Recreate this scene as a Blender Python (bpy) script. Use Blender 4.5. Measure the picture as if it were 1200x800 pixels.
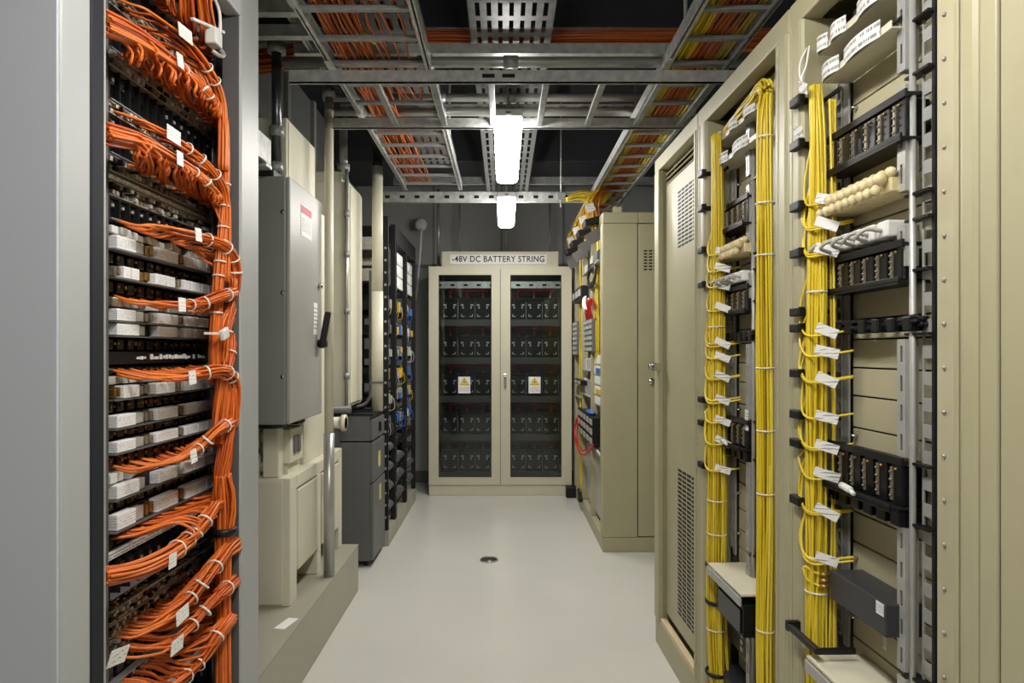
import bpy, math, random
import numpy as np
from mathutils import Matrix, Vector

# ------------------------------------------------------------------ scene, camera, world, exposure
SC = bpy.context.scene
COL = SC.collection
for _o in list(bpy.data.objects):
    bpy.data.objects.remove(_o)
F, VX, VY, EYE = 750.0, 590.0, 412.0, 1.35      # focal length in pixels of a 1200x800 frame, vanishing point, eye height
cam_d = bpy.data.cameras.new('camera')
cam_d.sensor_width = 36.0
cam_d.lens = 36.0 * F / 1200.0
cam_d.shift_x = (600 - VX) / 1200.0
cam_d.shift_y = (VY - 400) / 1200.0
cam_d.clip_start = 0.02
cam = bpy.data.objects.new('camera', cam_d)
cam.location = (0, 0, EYE)
cam.rotation_euler = (math.radians(90), 0, 0)
COL.objects.link(cam)
SC.camera = cam
world = bpy.data.worlds.new('world')
world.use_nodes = True
world.node_tree.nodes['Background'].inputs[0].default_value = (0.9, 0.95, 1.0, 1)
world.node_tree.nodes['Background'].inputs[1].default_value = 0.02
SC.world = world
SC.view_settings.view_transform = 'Standard'
SC.view_settings.look = 'None'
SC.view_settings.gamma = 1.0
SC.view_settings.use_curve_mapping = False
SC.view_settings.exposure = 1.5
LAMP = 21.0                                      # emission of the lamp diffusers
try:
    SC.cycles.use_denoising = True
    SC.cycles.max_bounces = 8
    SC.cycles.diffuse_bounces = 5
    SC.cycles.sample_clamp_indirect = 6.0
except Exception:
    pass

# ------------------------------------------------------------------ materials
def lin(c):
    out = []
    for v in c:
        v = v / 255.0
        out.append(v / 12.92 if v <= 0.04045 else ((v + 0.055) / 1.055) ** 2.4)
    return out + [1.0]

MATS = {}
def mat(name, rgb, rough=0.5, metal=0.0, var=0.06, scale=6.0, bump=0.0, bscale=200.0, stretch=None, spec=0.5, coat=0.0):
    """painted / plastic / metal surface with soft procedural variation and fine relief"""
    m = bpy.data.materials.new(name)
    m.use_nodes = True
    nt = m.node_tree
    b = nt.nodes['Principled BSDF']
    tc = nt.nodes.new('ShaderNodeTexCoord')
    mp = nt.nodes.new('ShaderNodeMapping')
    nt.links.new(tc.outputs['Object'], mp.inputs[0])
    if stretch:
        mp.inputs['Scale'].default_value = stretch
    no = nt.nodes.new('ShaderNodeTexNoise')
    no.inputs['Scale'].default_value = scale
    no.inputs['Detail'].default_value = 4.0
    nt.links.new(mp.outputs[0], no.inputs['Vector'])
    rp = nt.nodes.new('ShaderNodeValToRGB')
    c = lin(rgb)
    rp.color_ramp.elements[0].position = 0.3
    rp.color_ramp.elements[1].position = 0.7
    rp.color_ramp.elements[0].color = [max(0, x * (1 - var)) for x in c[:3]] + [1]
    rp.color_ramp.elements[1].color = [min(1, x * (1 + var)) for x in c[:3]] + [1]
    nt.links.new(no.outputs['Fac'], rp.inputs[0])
    nt.links.new(rp.outputs[0], b.inputs['Base Color'])
    b.inputs['Roughness'].default_value = rough
    b.inputs['Metallic'].default_value = metal
    b.inputs['Specular IOR Level'].default_value = spec
    if coat:
        b.inputs['Coat Weight'].default_value = coat
    if bump:
        n2 = nt.nodes.new('ShaderNodeTexNoise')
        n2.inputs['Scale'].default_value = bscale
        nt.links.new(mp.outputs[0], n2.inputs['Vector'])
        bp = nt.nodes.new('ShaderNodeBump')
        bp.inputs['Strength'].default_value = bump
        bp.inputs['Distance'].default_value = 0.002
        nt.links.new(n2.outputs['Fac'], bp.inputs['Height'])
        nt.links.new(bp.outputs[0], b.inputs['Normal'])
    MATS[name] = m
    return m

def cable_mat(name, cols, rough=0.4):
    """plastic cable jackets: every cable of a bundle takes one of a few neighbouring shades (random per island)"""
    m = bpy.data.materials.new(name)
    m.use_nodes = True
    nt = m.node_tree
    b = nt.nodes['Principled BSDF']
    g = nt.nodes.new('ShaderNodeNewGeometry')
    rp = nt.nodes.new('ShaderNodeValToRGB')
    el = rp.color_ramp.elements
    while len(el) < len(cols):
        el.new(0.5)
    for i, c in enumerate(cols):
        el[i].position = i / (len(cols) - 1)
        el[i].color = lin(c)
    nt.links.new(g.outputs['Random Per Island'], rp.inputs[0])
    nt.links.new(rp.outputs[0], b.inputs['Base Color'])
    b.inputs['Roughness'].default_value = rough
    MATS[name] = m
    return m

def print_mat(name, paper, ink, sx=22.0, sz=6.0, thr=0.5):
    """white label stock with rows of small illegible print"""
    m = bpy.data.materials.new(name)
    m.use_nodes = True
    nt = m.node_tree
    L = nt.links.new
    b = nt.nodes['Principled BSDF']
    tc = nt.nodes.new('ShaderNodeTexCoord')
    sp = nt.nodes.new('ShaderNodeSeparateXYZ')
    L(tc.outputs['Generated'], sp.inputs[0])
    def math_(op, a, bb=None):
        n = nt.nodes.new('ShaderNodeMath'); n.operation = op
        for i, v in enumerate((a, bb)):
            if v is None: continue
            if isinstance(v, (int, float)): n.inputs[i].default_value = v
            else: L(v, n.inputs[i])
        return n.outputs[0]
    u = math_('ADD', sp.outputs[0], sp.outputs[1])
    rows = math_('FRACT', math_('MULTIPLY', sp.outputs[2], sz))
    inrow = math_('MULTIPLY', math_('GREATER_THAN', rows, 0.35), math_('LESS_THAN', rows, 0.75))
    cb = nt.nodes.new('ShaderNodeCombineXYZ')
    L(math_('MULTIPLY', u, sx), cb.inputs[0])
    L(math_('FLOOR', math_('MULTIPLY', sp.outputs[2], sz)), cb.inputs[1])
    oi = nt.nodes.new('ShaderNodeObjectInfo')
    L(math_('MULTIPLY', oi.outputs['Random'], 40.0), cb.inputs[2])
    no = nt.nodes.new('ShaderNodeTexNoise'); no.inputs['Scale'].default_value = 1.0
    L(cb.outputs[0], no.inputs['Vector'])
    ink_f = math_('MULTIPLY', inrow, math_('GREATER_THAN', no.outputs['Fac'], thr))
    marg = math_('MULTIPLY', math_('GREATER_THAN', sp.outputs[2], 0.15), math_('LESS_THAN', sp.outputs[2], 0.88))
    f = math_('MULTIPLY', math_('MULTIPLY', ink_f, marg), 0.75)
    mx = nt.nodes.new('ShaderNodeMix'); mx.data_type = 'RGBA'
    L(f, mx.inputs[0])
    mx.inputs[6].default_value = lin(paper)
    mx.inputs[7].default_value = lin(ink)
    L(mx.outputs[2], b.inputs['Base Color'])
    b.inputs['Roughness'].default_value = 0.55
    MATS[name] = m

def emit_mat(name, rgb, strength):
    m = bpy.data.materials.new(name)
    m.use_nodes = True
    nt = m.node_tree
    for n in list(nt.nodes): nt.nodes.remove(n)
    e = nt.nodes.new('ShaderNodeEmission')
    e.inputs[0].default_value = lin(rgb)
    e.inputs[1].default_value = strength
    o = nt.nodes.new('ShaderNodeOutputMaterial')
    nt.links.new(e.outputs[0], o.inputs[0])
    MATS[name] = m

def glass_mat(name, tint):
    """thin clear pane: straight transmission plus Fresnel reflection"""
    m = bpy.data.materials.new(name)
    m.use_nodes = True
    nt = m.node_tree
    for n in list(nt.nodes): nt.nodes.remove(n)
    t = nt.nodes.new('ShaderNodeBsdfTransparent'); t.inputs[0].default_value = tint
    g = nt.nodes.new('ShaderNodeBsdfGlossy'); g.inputs['Roughness'].default_value = 0.03
    fr = nt.nodes.new('ShaderNodeFresnel'); fr.inputs[0].default_value = 1.5
    mx = nt.nodes.new('ShaderNodeMixShader')
    o = nt.nodes.new('ShaderNodeOutputMaterial')
    nt.links.new(fr.outputs[0], mx.inputs[0]); nt.links.new(t.outputs[0], mx.inputs[1])
    nt.links.new(g.outputs[0], mx.inputs[2]); nt.links.new(mx.outputs[0], o.inputs[0])
    MATS[name] = m

mat('beige', (164, 158, 127), 0.42, var=0.035, bump=0.08, bscale=420)
mat('beige_panel', (181, 174, 144), 0.5, var=0.03, bump=0.06, bscale=420)
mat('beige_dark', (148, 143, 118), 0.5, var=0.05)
mat('cream', (206, 202, 182), 0.45, var=0.035, bump=0.06, bscale=380)
mat('cream_tray', (205, 199, 178), 0.45, var=0.04)
mat('battery_frame', (196, 191, 168), 0.42, var=0.03, bump=0.06, bscale=420)
mat('plinth_grey', (158, 155, 138), 0.4, var=0.05, scale=3)
mat('steel_grey', (126, 126, 122), 0.4, var=0.05, scale=3, bump=0.05)
mat('steel_grey_face', (150, 149, 142), 0.38, var=0.06, scale=3, bump=0.05)
mat('charcoal', (94, 95, 94), 0.45, var=0.06, scale=3, bump=0.06)
mat('slab_grey', (172, 175, 181), 0.5, var=0.02, scale=2, stretch=(1, 1, 0.1))
mat('slab_light', (158, 160, 160), 0.42, var=0.02, scale=2, stretch=(1, 1, 0.1))
mat('seal_dark', (34, 35, 41), 0.6, var=0.05, spec=0.2)
mat('tray_steel', (128, 130, 130), 0.42, metal=0.35, var=0.15, scale=25)
mat('inner_grey', (86, 86, 86), 0.5, var=0.06)
mat('black', (15, 15, 17), 0.45, var=0.15, spec=0.35)
mat('black_matte', (22, 22, 24), 0.6, var=0.15, spec=0.3)
mat('black_gloss', (12, 12, 15), 0.3, var=0.1, spec=0.4)
mat('dark_box', (50, 51, 55), 0.4, var=0.08)
mat('galv', (190, 192, 190), 0.36, metal=0.35, var=0.22, scale=30, bump=0.05)
mat('galv_dark', (146, 148, 148), 0.42, metal=0.35, var=0.2, scale=25)
mat('chrome', (200, 200, 200), 0.15, metal=1.0, var=0.05)
mat('pipe', (168, 168, 164), 0.28, metal=0.5, var=0.1, scale=12)
mat('pipe_dark', (92, 94, 98), 0.28, metal=0.85, var=0.1, scale=12)
mat('rail_grey', (168, 168, 164), 0.42, metal=0.35, var=0.07, scale=20)
mat('brass', (168, 132, 74), 0.32, metal=0.8, var=0.25, scale=60)
mat('connector', (150, 140, 120), 0.36, metal=0.55, var=0.35, scale=90)
mat('block_grey', (170, 168, 160), 0.4, var=0.15, scale=50)
mat('white', (226, 226, 222), 0.45, var=0.03)
mat('white_plastic', (214, 214, 210), 0.4, var=0.04)
mat('tie', (225, 222, 212), 0.4, var=0.05)
mat('clear_sleeve', (150, 128, 118), 0.2, var=0.1)
mat('ivory', (206, 190, 146), 0.42, var=0.15, scale=60)
mat('red', (176, 26, 22), 0.4, var=0.1)
mat('red_label', (178, 52, 44), 0.5, var=0.05)
mat('wire_yellow', (222, 184, 40), 0.4, var=0.06)
mat('yellow_warn', (238, 200, 18), 0.5, var=0.03)
mat('blue', (52, 98, 168), 0.4, var=0.15, scale=40)
mat('yellow_plug', (206, 172, 48), 0.4, var=0.12, scale=40)
mat('label_yellow', (206, 190, 110), 0.5, var=0.05)
mat('ink', (30, 30, 32), 0.5, var=0.05)
mat('floor', (200, 199, 191), 0.24, var=0.035, scale=1.6, bump=0.02, bscale=60, spec=0.45)
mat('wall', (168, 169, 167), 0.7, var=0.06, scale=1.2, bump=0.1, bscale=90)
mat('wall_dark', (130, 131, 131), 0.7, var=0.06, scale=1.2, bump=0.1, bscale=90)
mat('ceiling', (34, 35, 39), 0.85, var=0.1, scale=1.5)
mat('beam_dark', (52, 54, 58), 0.6, var=0.1)
mat('grate', (118, 112, 100), 0.4, metal=0.7, var=0.2)
mat('wood_sill', (205, 186, 148), 0.55, var=0.1, scale=18, stretch=(1, 0.2, 1))
cable_mat('orange_cable', [(186, 80, 16), (212, 104, 30), (226, 122, 46), (198, 92, 26), (170, 66, 12)], 0.42)
cable_mat('orange_deep', [(158, 74, 20), (190, 96, 32), (206, 112, 44), (168, 80, 22)], 0.5)
cable_mat('yellow_cable', [(196, 168, 22), (224, 198, 42), (210, 184, 32), (230, 208, 78), (184, 152, 18)], 0.42)
cable_mat('mixed_yellow', [(214, 178, 20), (196, 90, 24), (228, 192, 28), (176, 70, 20), (236, 206, 60)], 0.45)
print_mat('tag_print', (234, 233, 228), (130, 130, 130), 26.0, 4.0, 0.52)
print_mat('plate_print', (238, 238, 238), (150, 150, 152), 34.0, 6.0, 0.5)
print_mat('notice_print', (226, 226, 224), (50, 50, 54), 30.0, 8.0, 0.46)
print_mat('strip_print', (214, 213, 208), (60, 60, 64), 40.0, 2.0, 0.46)
emit_mat('lamp_light', (255, 252, 246), LAMP)
glass_mat('glass', (0.80, 0.83, 0.82, 1))

# ------------------------------------------------------------------ geometry helpers
class Frame:
    def __init__(s, ox, oy, rot):
        s.ox, s.oy, s.rot = ox, oy, rot
    def pt(s, p):
        c, n = math.cos(s.rot), math.sin(s.rot)
        return (s.ox + c * p[0] - n * p[1], s.oy + n * p[0] + c * p[1], p[2])
W = Frame(0, 0, 0)
RROT = 0.024
RX0 = 0.778
R = Frame(RX0, 0, RROT)          # near right row: local x = depth into the cabinets, local y = distance along the row

def at(px, py, Y):               # point seen at a pixel of the photograph at distance Y
    return ((px - VX) * Y / F, Y, EYE + (VY - py) * Y / F)
def lp(px, py, X):               # the same for a plane at sideways distance X
    Y = X * F / (px - VX)
    return (X, Y, EYE + (VY - py) * Y / F)
def rp(px, py, w):               # the same for the right row, at depth w behind its face
    Y = F * (RX0 + w) / (px - (VX - RROT * F))
    return (w, Y, EYE + (VY - py) * Y / F)

def catmull(P, n):
    P = np.asarray(P, float)
    if len(P) == 2:
        t = np.linspace(0, 1, n)[:, None]
        return P[0] * (1 - t) + P[1] * t
    Q = np.vstack([2 * P[0] - P[1], P, 2 * P[-1] - P[-2]])
    m = len(P) - 1
    t = np.linspace(0, m, n)
    i = np.minimum(t.astype(int), m - 1)
    f = (t - i)[:, None]
    a, b, c, d = Q[i], Q[i + 1], Q[i + 2], Q[i + 3]
    return 0.5 * (2 * b + (c - a) * f + (2 * a - 5 * b + 4 * c - d) * f ** 2 + (3 * b - a - 3 * c + d) * f ** 3)

def frames_of(C):
    T = np.gradient(C, axis=0)
    T /= np.linalg.norm(T, axis=1)[:, None] + 1e-12
    N = np.zeros_like(T)
    ref = np.array([0, 0, 1.0]) if abs(T[0][2]) < 0.9 else np.array([1.0, 0, 0])
    n = ref - T[0] * ref.dot(T[0])
    n /= np.linalg.norm(n)
    for k in range(len(T)):
        n = n - T[k] * n.dot(T[k])
        n /= np.linalg.norm(n) + 1e-12
        N[k] = n
    return T, N, np.cross(T, N)

class MB:
    def __init__(s):
        s.v, s.f, s.n, s.sm = [], [], 0, []
    def add(s, v, f, smooth=False):
        s.v.append(np.asarray(v, float))
        s.f += [tuple(i + s.n for i in q) for q in f]
        s.sm += [smooth] * len(f)
        s.n += len(v)
        return s
    def box(s, x0, x1, y0, y1, z0, z1):
        x0, x1 = sorted((x0, x1)); y0, y1 = sorted((y0, y1)); z0, z1 = sorted((z0, z1))
        v = [(x0, y0, z0), (x1, y0, z0), (x1, y1, z0), (x0, y1, z0), (x0, y0, z1), (x1, y0, z1), (x1, y1, z1), (x0, y1, z1)]
        return s.add(v, [(3, 2, 1, 0), (4, 5, 6, 7), (0, 1, 5, 4), (1, 2, 6, 5), (2, 3, 7, 6), (3, 0, 4, 7)])
    def obox(s, c, ex, ey, ez):
        """box about c with half-axis vectors"""
        c, ex, ey, ez = (np.asarray(q, float) for q in (c, ex, ey, ez))
        v = [c + a * ex + b * ey + d * ez for d in (-1, 1) for a, b in ((-1, -1), (1, -1), (1, 1), (-1, 1))]
        return s.add(v, [(3, 2, 1, 0), (4, 5, 6, 7), (0, 1, 5, 4), (1, 2, 6, 5), (2, 3, 7, 6), (3, 0, 4, 7)])
    def bar(s, a, b, w, h, up=(0, 0, 1)):
        a, b = np.asarray(a, float), np.asarray(b, float)
        d = b - a; L = np.linalg.norm(d); d /= L
        up = np.asarray(up, float)
        sd = np.cross(d, up); sd /= np.linalg.norm(sd)
        u = np.cross(sd, d)
        return s.obox((a + b) / 2, d * L / 2, sd * w / 2, u * h / 2)
    def tube(s, C, r, n=6, closed=False, caps=True):
        C = np.asarray(C, float)
        T, N, B = frames_of(C)
        m = len(C)
        a = np.arange(n) * 2 * math.pi / n
        rr = np.broadcast_to(np.asarray(r, float), (m,))[:, None, None]
        v = C[:, None, :] + rr * (np.cos(a)[None, :, None] * N[:, None, :] + np.sin(a)[None, :, None] * B[:, None, :])
        f = []
        for k in range(m - 1):
            for j in range(n):
                j2 = (j + 1) % n
                f.append((k * n + j, k * n + j2, (k + 1) * n + j2, (k + 1) * n + j))
        if closed:
            for j in range(n):
                j2 = (j + 1) % n
                f.append(((m - 1) * n + j, (m - 1) * n + j2, j2, j))
        elif caps:
            f.append(tuple(range(n - 1, -1, -1)))
            f.append(tuple((m - 1) * n + j for j in range(n)))
        return s.add(v.reshape(-1, 3), f, True)
    def cyl(s, a, b, r, n=16, r2=None):
        return s.tube([a, b], [r, r if r2 is None else r2], n)
    def ring(s, c, axis, R_, r, n=14, k=5, squash=1.0):
        c = np.asarray(c, float); ax = np.asarray(axis, float); ax /= np.linalg.norm(ax)
        u = np.cross(ax, (0, 0, 1) if abs(ax[2]) < 0.9 else (1, 0, 0)); u /= np.linalg.norm(u)
        v = np.cross(ax, u)
        t = np.arange(n) * 2 * math.pi / n
        C = c + R_ * (np.cos(t)[:, None] * u + squash * np.sin(t)[:, None] * v)
        a = np.arange(k) * 2 * math.pi / k
        rad = (C - c) / R_
        V = C[:, None, :] + r * (np.cos(a)[None, :, None] * rad[:, None, :] + 1.9 * np.sin(a)[None, :, None] * ax[None, None, :])
        f = []
        for i in range(n):
            i2 = (i + 1) % n
            for j in range(k):
                j2 = (j + 1) % k
                f.append((i * k + j, i2 * k + j, i2 * k + j2, i * k + j2))
        return s.add(V.reshape(-1, 3), f, True)
    def sphere(s, c, r, n=10, k=7, sc=(1, 1, 1)):
        v, f = [], []
        for i in range(k + 1):
            th = math.pi * i / k
            for j in range(n):
                ph = 2 * math.pi * j / n
                v.append((c[0] + sc[0] * r * math.sin(th) * math.cos(ph), c[1] + sc[1] * r * math.sin(th) * math.sin(ph), c[2] + sc[2] * r * math.cos(th)))
        for i in range(k):
            for j in range(n):
                j2 = (j + 1) % n
                f.append((i * n + j, i * n + j2, (i + 1) * n + j2, (i + 1) * n + j))
        return s.add(v, f, True)
    def poly(s, pts, d):
        """flat polygon extruded by vector d"""
        p = [np.asarray(q, float) for q in pts]; d = np.asarray(d, float)
        n = len(p)
        f = [tuple(range(n - 1, -1, -1)), tuple(range(n, 2 * n))]
        f += [(i, (i + 1) % n, n + (i + 1) % n, n + i) for i in range(n)]
        return s.add(p + [q + d for q in p], f)
    def slotted(s, y0, y1, z0, z1, x0, x1, n, along='z', fw=0.25, fl=0.3):
        """plate in the y-z plane (thickness x0..x1) pierced by n slots in a row"""
        if along == 'z':
            w = (y1 - y0) * fw
            s.box(x0, x1, y0, y0 + w, z0, z1); s.box(x0, x1, y1 - w, y1, z0, z1)
            p = (z1 - z0) / n
            for i in range(n + 1):
                c = z0 + i * p; h = p * fl / 2
                s.box(x0, x1, y0 + w, y1 - w, max(z0, c - h), min(z1, c + h))
        return s
    def mesh(s, name, off=(0, 0, 0)):
        me = bpy.data.meshes.new(name)
        V = np.vstack(s.v) - np.asarray(off, float)
        me.from_pydata(V.tolist(), [], s.f)
        me.polygons.foreach_set('use_smooth', s.sm)
        me.update()
        return me

BASE = {}
def props(o, label=None, cat=None, group=None, kind=None):
    if label: o['label'] = label
    if cat: o['category'] = cat
    if group: o['group'] = group
    if kind: o['kind'] = kind

def thing(name, label, cat, base, fr=W, group=None, kind=None):
    o = bpy.data.objects.new(name, None)
    o.empty_display_size = 0.05
    o.location = fr.pt(base)
    o.rotation_euler = (0, 0, fr.rot)
    COL.objects.link(o)
    BASE[o.name] = tuple(base)
    props(o, label, cat, group, kind)
    return o

def bevel(o, w, seg=2):
    md = o.modifiers.new('bevel', 'BEVEL')
    md.width = w; md.segments = seg; md.limit_method = 'ANGLE'
    return o

def part(name, mb, m, parent, bev=0, base=None, kind=None, label=None):
    """child mesh; coordinates are given in the thing's frame"""
    off = BASE[base or parent.name]
    BASEP = off
    o = bpy.data.objects.new(name, mb.mesh(name, off))
    o.data.materials.append(MATS[m])
    COL.objects.link(o)
    o.parent = parent
    BASE[o.name] = BASEP
    if bev: bevel(o, bev)
    if kind: o['kind'] = kind
    if label: o['label'] = label
    return o

def single(name, label, cat, mb, m, base, fr=W, group=None, bev=0, kind=None):
    o = bpy.data.objects.new(name, mb.mesh(name, base))
    o.data.materials.append(MATS[m])
    o.location = fr.pt(base)
    o.rotation_euler = (0, 0, fr.rot)
    COL.objects.link(o)
    BASE[o.name] = tuple(base)
    props(o, label, cat, group, kind)
    if bev: bevel(o, bev)
    return o

def struct(name, mb, m, bev=0):
    o = bpy.data.objects.new(name, mb.mesh(name))
    o.data.materials.append(MATS[m])
    COL.objects.link(o)
    o['kind'] = 'structure'
    BASE[o.name] = (0, 0, 0)
    if bev: bevel(o, bev)
    return o

def like(o, parent, d):
    """copy of a part (shared mesh) shifted by d under the same thing"""
    c = o.copy()
    c.location = Vector(o.location) + Vector(d)
    c.parent = parent
    COL.objects.link(c)
    return c

def copy_tree(o, loc, label=None, group=None, parent=None):
    c = o.copy()
    COL.objects.link(c)
    if parent is not None: c.parent = parent
    if loc is not None: c.location = loc
    if label: c['label'] = label
    if group: c['group'] = group
    for ch in list(o.children):
        copy_tree(ch, None, parent=c)
    return c

def text_part(name, txt, size, parent, loc, rot, m, spread=0.0, ext=0.0006, sx=1.0):
    cu = bpy.data.curves.new(name, 'FONT')
    cu.body = txt; cu.size = size; cu.align_x = 'CENTER'; cu.align_y = 'CENTER'
    cu.extrude = ext; cu.offset = spread; cu.space_character = 1.08
    t = bpy.data.objects.new(name, cu)
    COL.objects.link(t)
    bpy.context.view_layer.update()
    me = bpy.data.meshes.new_from_object(t.evaluated_get(bpy.context.evaluated_depsgraph_get()))
    bpy.data.objects.remove(t)
    o = bpy.data.objects.new(name, me)
    me.materials.clear(); me.materials.append(MATS[m])
    COL.objects.link(o)
    o.parent = parent; o.location = loc; o.rotation_euler = rot; o.scale = (sx, 1, 1)
    return o

def disc_offsets(n, rng):
    out = []
    for i in range(n):
        r = math.sqrt((i + 0.5) / n); a = i * 2.39996
        out.append((r * math.cos(a) + rng.uniform(-.08, .08), r * math.sin(a) + rng.uniform(-.08, .08)))
    return out

def strands(mb, path, n, rad, cr, rng, seg=36, sides=5, wig=0.25, twist=0.6):
    """n cables laid along one path inside radius rad (number or list along the path)"""
    C = catmull(path, seg)
    T, N, B = frames_of(C)
    t = np.linspace(0, 1, seg)
    rr = np.interp(t, np.linspace(0, 1, len(rad)), rad) if hasattr(rad, '__len__') else np.full(seg, rad)
    for (u, v) in disc_offsets(n, rng):
        ph, ph2, tw = rng.uniform(0, 6.28), rng.uniform(0, 6.28), rng.uniform(-twist, twist)
        a = tw * t
        du = u * np.cos(a) - v * np.sin(a) + wig * 0.5 * np.sin(5 * t + ph)
        dv = u * np.sin(a) + v * np.cos(a) + wig * 0.5 * np.sin(7 * t + ph2)
        k = np.maximum(1.0, np.hypot(du, dv) / 1.05)
        P = C + rr[:, None] * ((du / k)[:, None] * N + (dv / k)[:, None] * B)
        mb.tube(P, cr, sides)
    return C, T, rr

# ------------------------------------------------------------------ the room
XL, XR, YB, YF, ZC = -1.5, 2.25, 6.62, -2.3, 3.3
struct('floor', MB().box(XL - .1, XR + .1, YF - .1, YB + .1, -0.08, 0), 'floor')
struct('ceiling', MB().box(XL - .1, XR + .1, YF - .1, YB + .1, ZC, ZC + .08), 'ceiling')
struct('wall_back', MB().box(XL - .1, XR + .1, YB, YB + .1, 0, ZC), 'wall')
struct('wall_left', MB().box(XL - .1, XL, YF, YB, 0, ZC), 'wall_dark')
struct('wall_right', MB().box(XR, XR + .1, YF, YB, 0, ZC), 'wall')
struct('wall_front', MB().box(XL - .1, XR + .1, YF - .1, YF, 0, ZC), 'wall')
struct('baseboard_back', MB().box(XL, XR, YB - .015, YB, 0, .12), 'charcoal')
for i, x in enumerate((-1.25, -0.72, -0.02, 0.62)):
    struct('trim_%d' % (i + 1), MB().box(x - .012, x + .012, YB - .012, YB, .12, ZC), 'wall_dark')
struct('trim_5', MB().box(XL, XR, YB - .012, YB, 2.22, 2.25), 'wall_dark')
for i, y in enumerate((2.3, 2.95, 3.35, 3.8, 4.4, 5.0)):
    struct('trim_%d' % (i + 6), MB().box(XL, XL + .03, y - .03, y + .03, 0, ZC), 'wall')

ORD = ['first', 'second', 'third', 'fourth', 'fifth', 'sixth', 'seventh', 'eighth', 'ninth', 'tenth', 'eleventh', 'twelfth',
       'thirteenth', 'fourteenth', 'fifteenth', 'sixteenth', 'seventeenth', 'eighteenth']
# ------------------------------------------------------------------ lamps
def lamp(y0, y1, x, z, label):
    t = thing('fluorescent_lamp', label, 'lamp', (x, (y0 + y1) / 2, z), group='fluorescent lamps down the aisle')
    part('housing', MB().box(x - .066, x + .066, y0, y1, z + .04, z + .08), 'white_plastic', t, bev=.008)
    pr = [(-.065, .0395), (-.065, .015), (-.055, .002), (-.038, -.004), (.038, -.004), (.055, .002), (.065, .015), (.065, .0395)]
    part('diffuser', MB().poly([(x + a, y0 + .008, z + b) for a, b in pr], (0, y1 - y0 - .016, 0)), 'lamp_light', t)
    for ya, yb in ((y0 - .006, y0), (y1, y1 + .006)):
        part('end_cap', MB().box(x - .06, x + .06, ya, yb, z + .044, z + .076), 'white_plastic', t, bev=.002)
    for yy in (y0 + .2, y1 - .2):
        part('hanger', MB().box(x - .004, x + .004, yy - .01, yy + .01, z + .08, 2.66 if y0 > 1 else ZC), 'galv_dark', t)
    part('latch', MB().box(x - .012, x + .012, y0 - .012, y0 - .006, z + .05, z + .065), 'steel_grey', t)
    return t
LX = 0.022
lamp(2.95, 3.95, LX, 2.39, 'bright fluorescent lamp over the aisle, the larger nearer one of the two in view')
lamp(4.48, 5.36, LX, 2.39, 'bright fluorescent lamp over the aisle, the smaller one just above the battery cabinet')
lamp(.40, 1.42, LX, 2.39, 'added unseen fluorescent lamp over the aisle just above the top edge of the view')  # out of view, added so the near frames and orange rack get light
lamp(-1.15, -.1, LX, 2.39, 'added unseen fluorescent lamp over the aisle behind the viewpoint')  # continues the row unseen, added to light the foreground from behind

# ------------------------------------------------------------------ overhead ladders, trays, pipes
rng = random.Random(5)
def ladder_along(x0, x1, y0, y1, z, sp, label, splice):
    t = thing('cable_ladder', label, 'cable ladder', ((x0 + x1) / 2, y0, z), group='steel cable ladders running down the aisle')
    for x, sg in ((x0, 1), (x1, -1)):
        part('rail', MB().box(x - .006, x + .006, y0, y1, z, z + .05).box(x, x + sg * .018, y0, y1, z + .046, z + .05).box(x, x + sg * .018, y0, y1, z, z + .004), 'galv', t)
    n = int((y1 - y0) / sp)
    r0 = None
    for i in range(n + 1):
        if r0 is None:
            r0 = part('rung', MB().box(x0 + .006, x1 - .006, y0 + .02, y0 + .045, z + .006, z + .022), 'galv_dark', t, bev=.003)
        elif y0 + .045 + i * sp < y1: like(r0, t, (0, i * sp, 0))
    for x, y in splice:
        part('splice_plate', MB().box(x - .011, x + .011, y - .09, y + .09, z - .004, z + .056), 'galv', t, bev=.002)
    return t
ladder_along(-.70, -.30, .5, 4.56, 2.5, .205, 'galvanised cable ladder over the grey cabinets on the left, carrying orange cables',
             [(-.70, 2.05), (-.70, 2.62), (-.70, 3.18)])
ladder_along(.655, .91, .5, 6.5, 2.5, .205, 'galvanised cable ladder over the beige cabinets on the right, carrying yellow and orange cables', [(.655, 2.6)])

t = thing('cross_ladder', 'galvanised cable ladder crossing the aisle overhead just before the large lamp', 'cable ladder', (0, 2.57, 2.43))
for y in (2.57, 3.095):
    part('rail', MB().box(-.86, .97, y - .005, y + .005, 2.428, 2.478).box(-.86, .97, y - .005, y + .012, 2.428, 2.432), 'galv', t)
for x in (-.52, -.285, -.05, .174, .405, .64, .85):
    part('rung', MB().box(x - .014, x + .014, 2.575, 3.09, 2.438, 2.456), 'galv_dark', t, bev=.003)
for x in (-.06, .02):
    part('bolt_slot', MB().box(x - .025, x + .025, 2.562, 2.566, 2.448, 2.462), 'black_matte', t)

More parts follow.
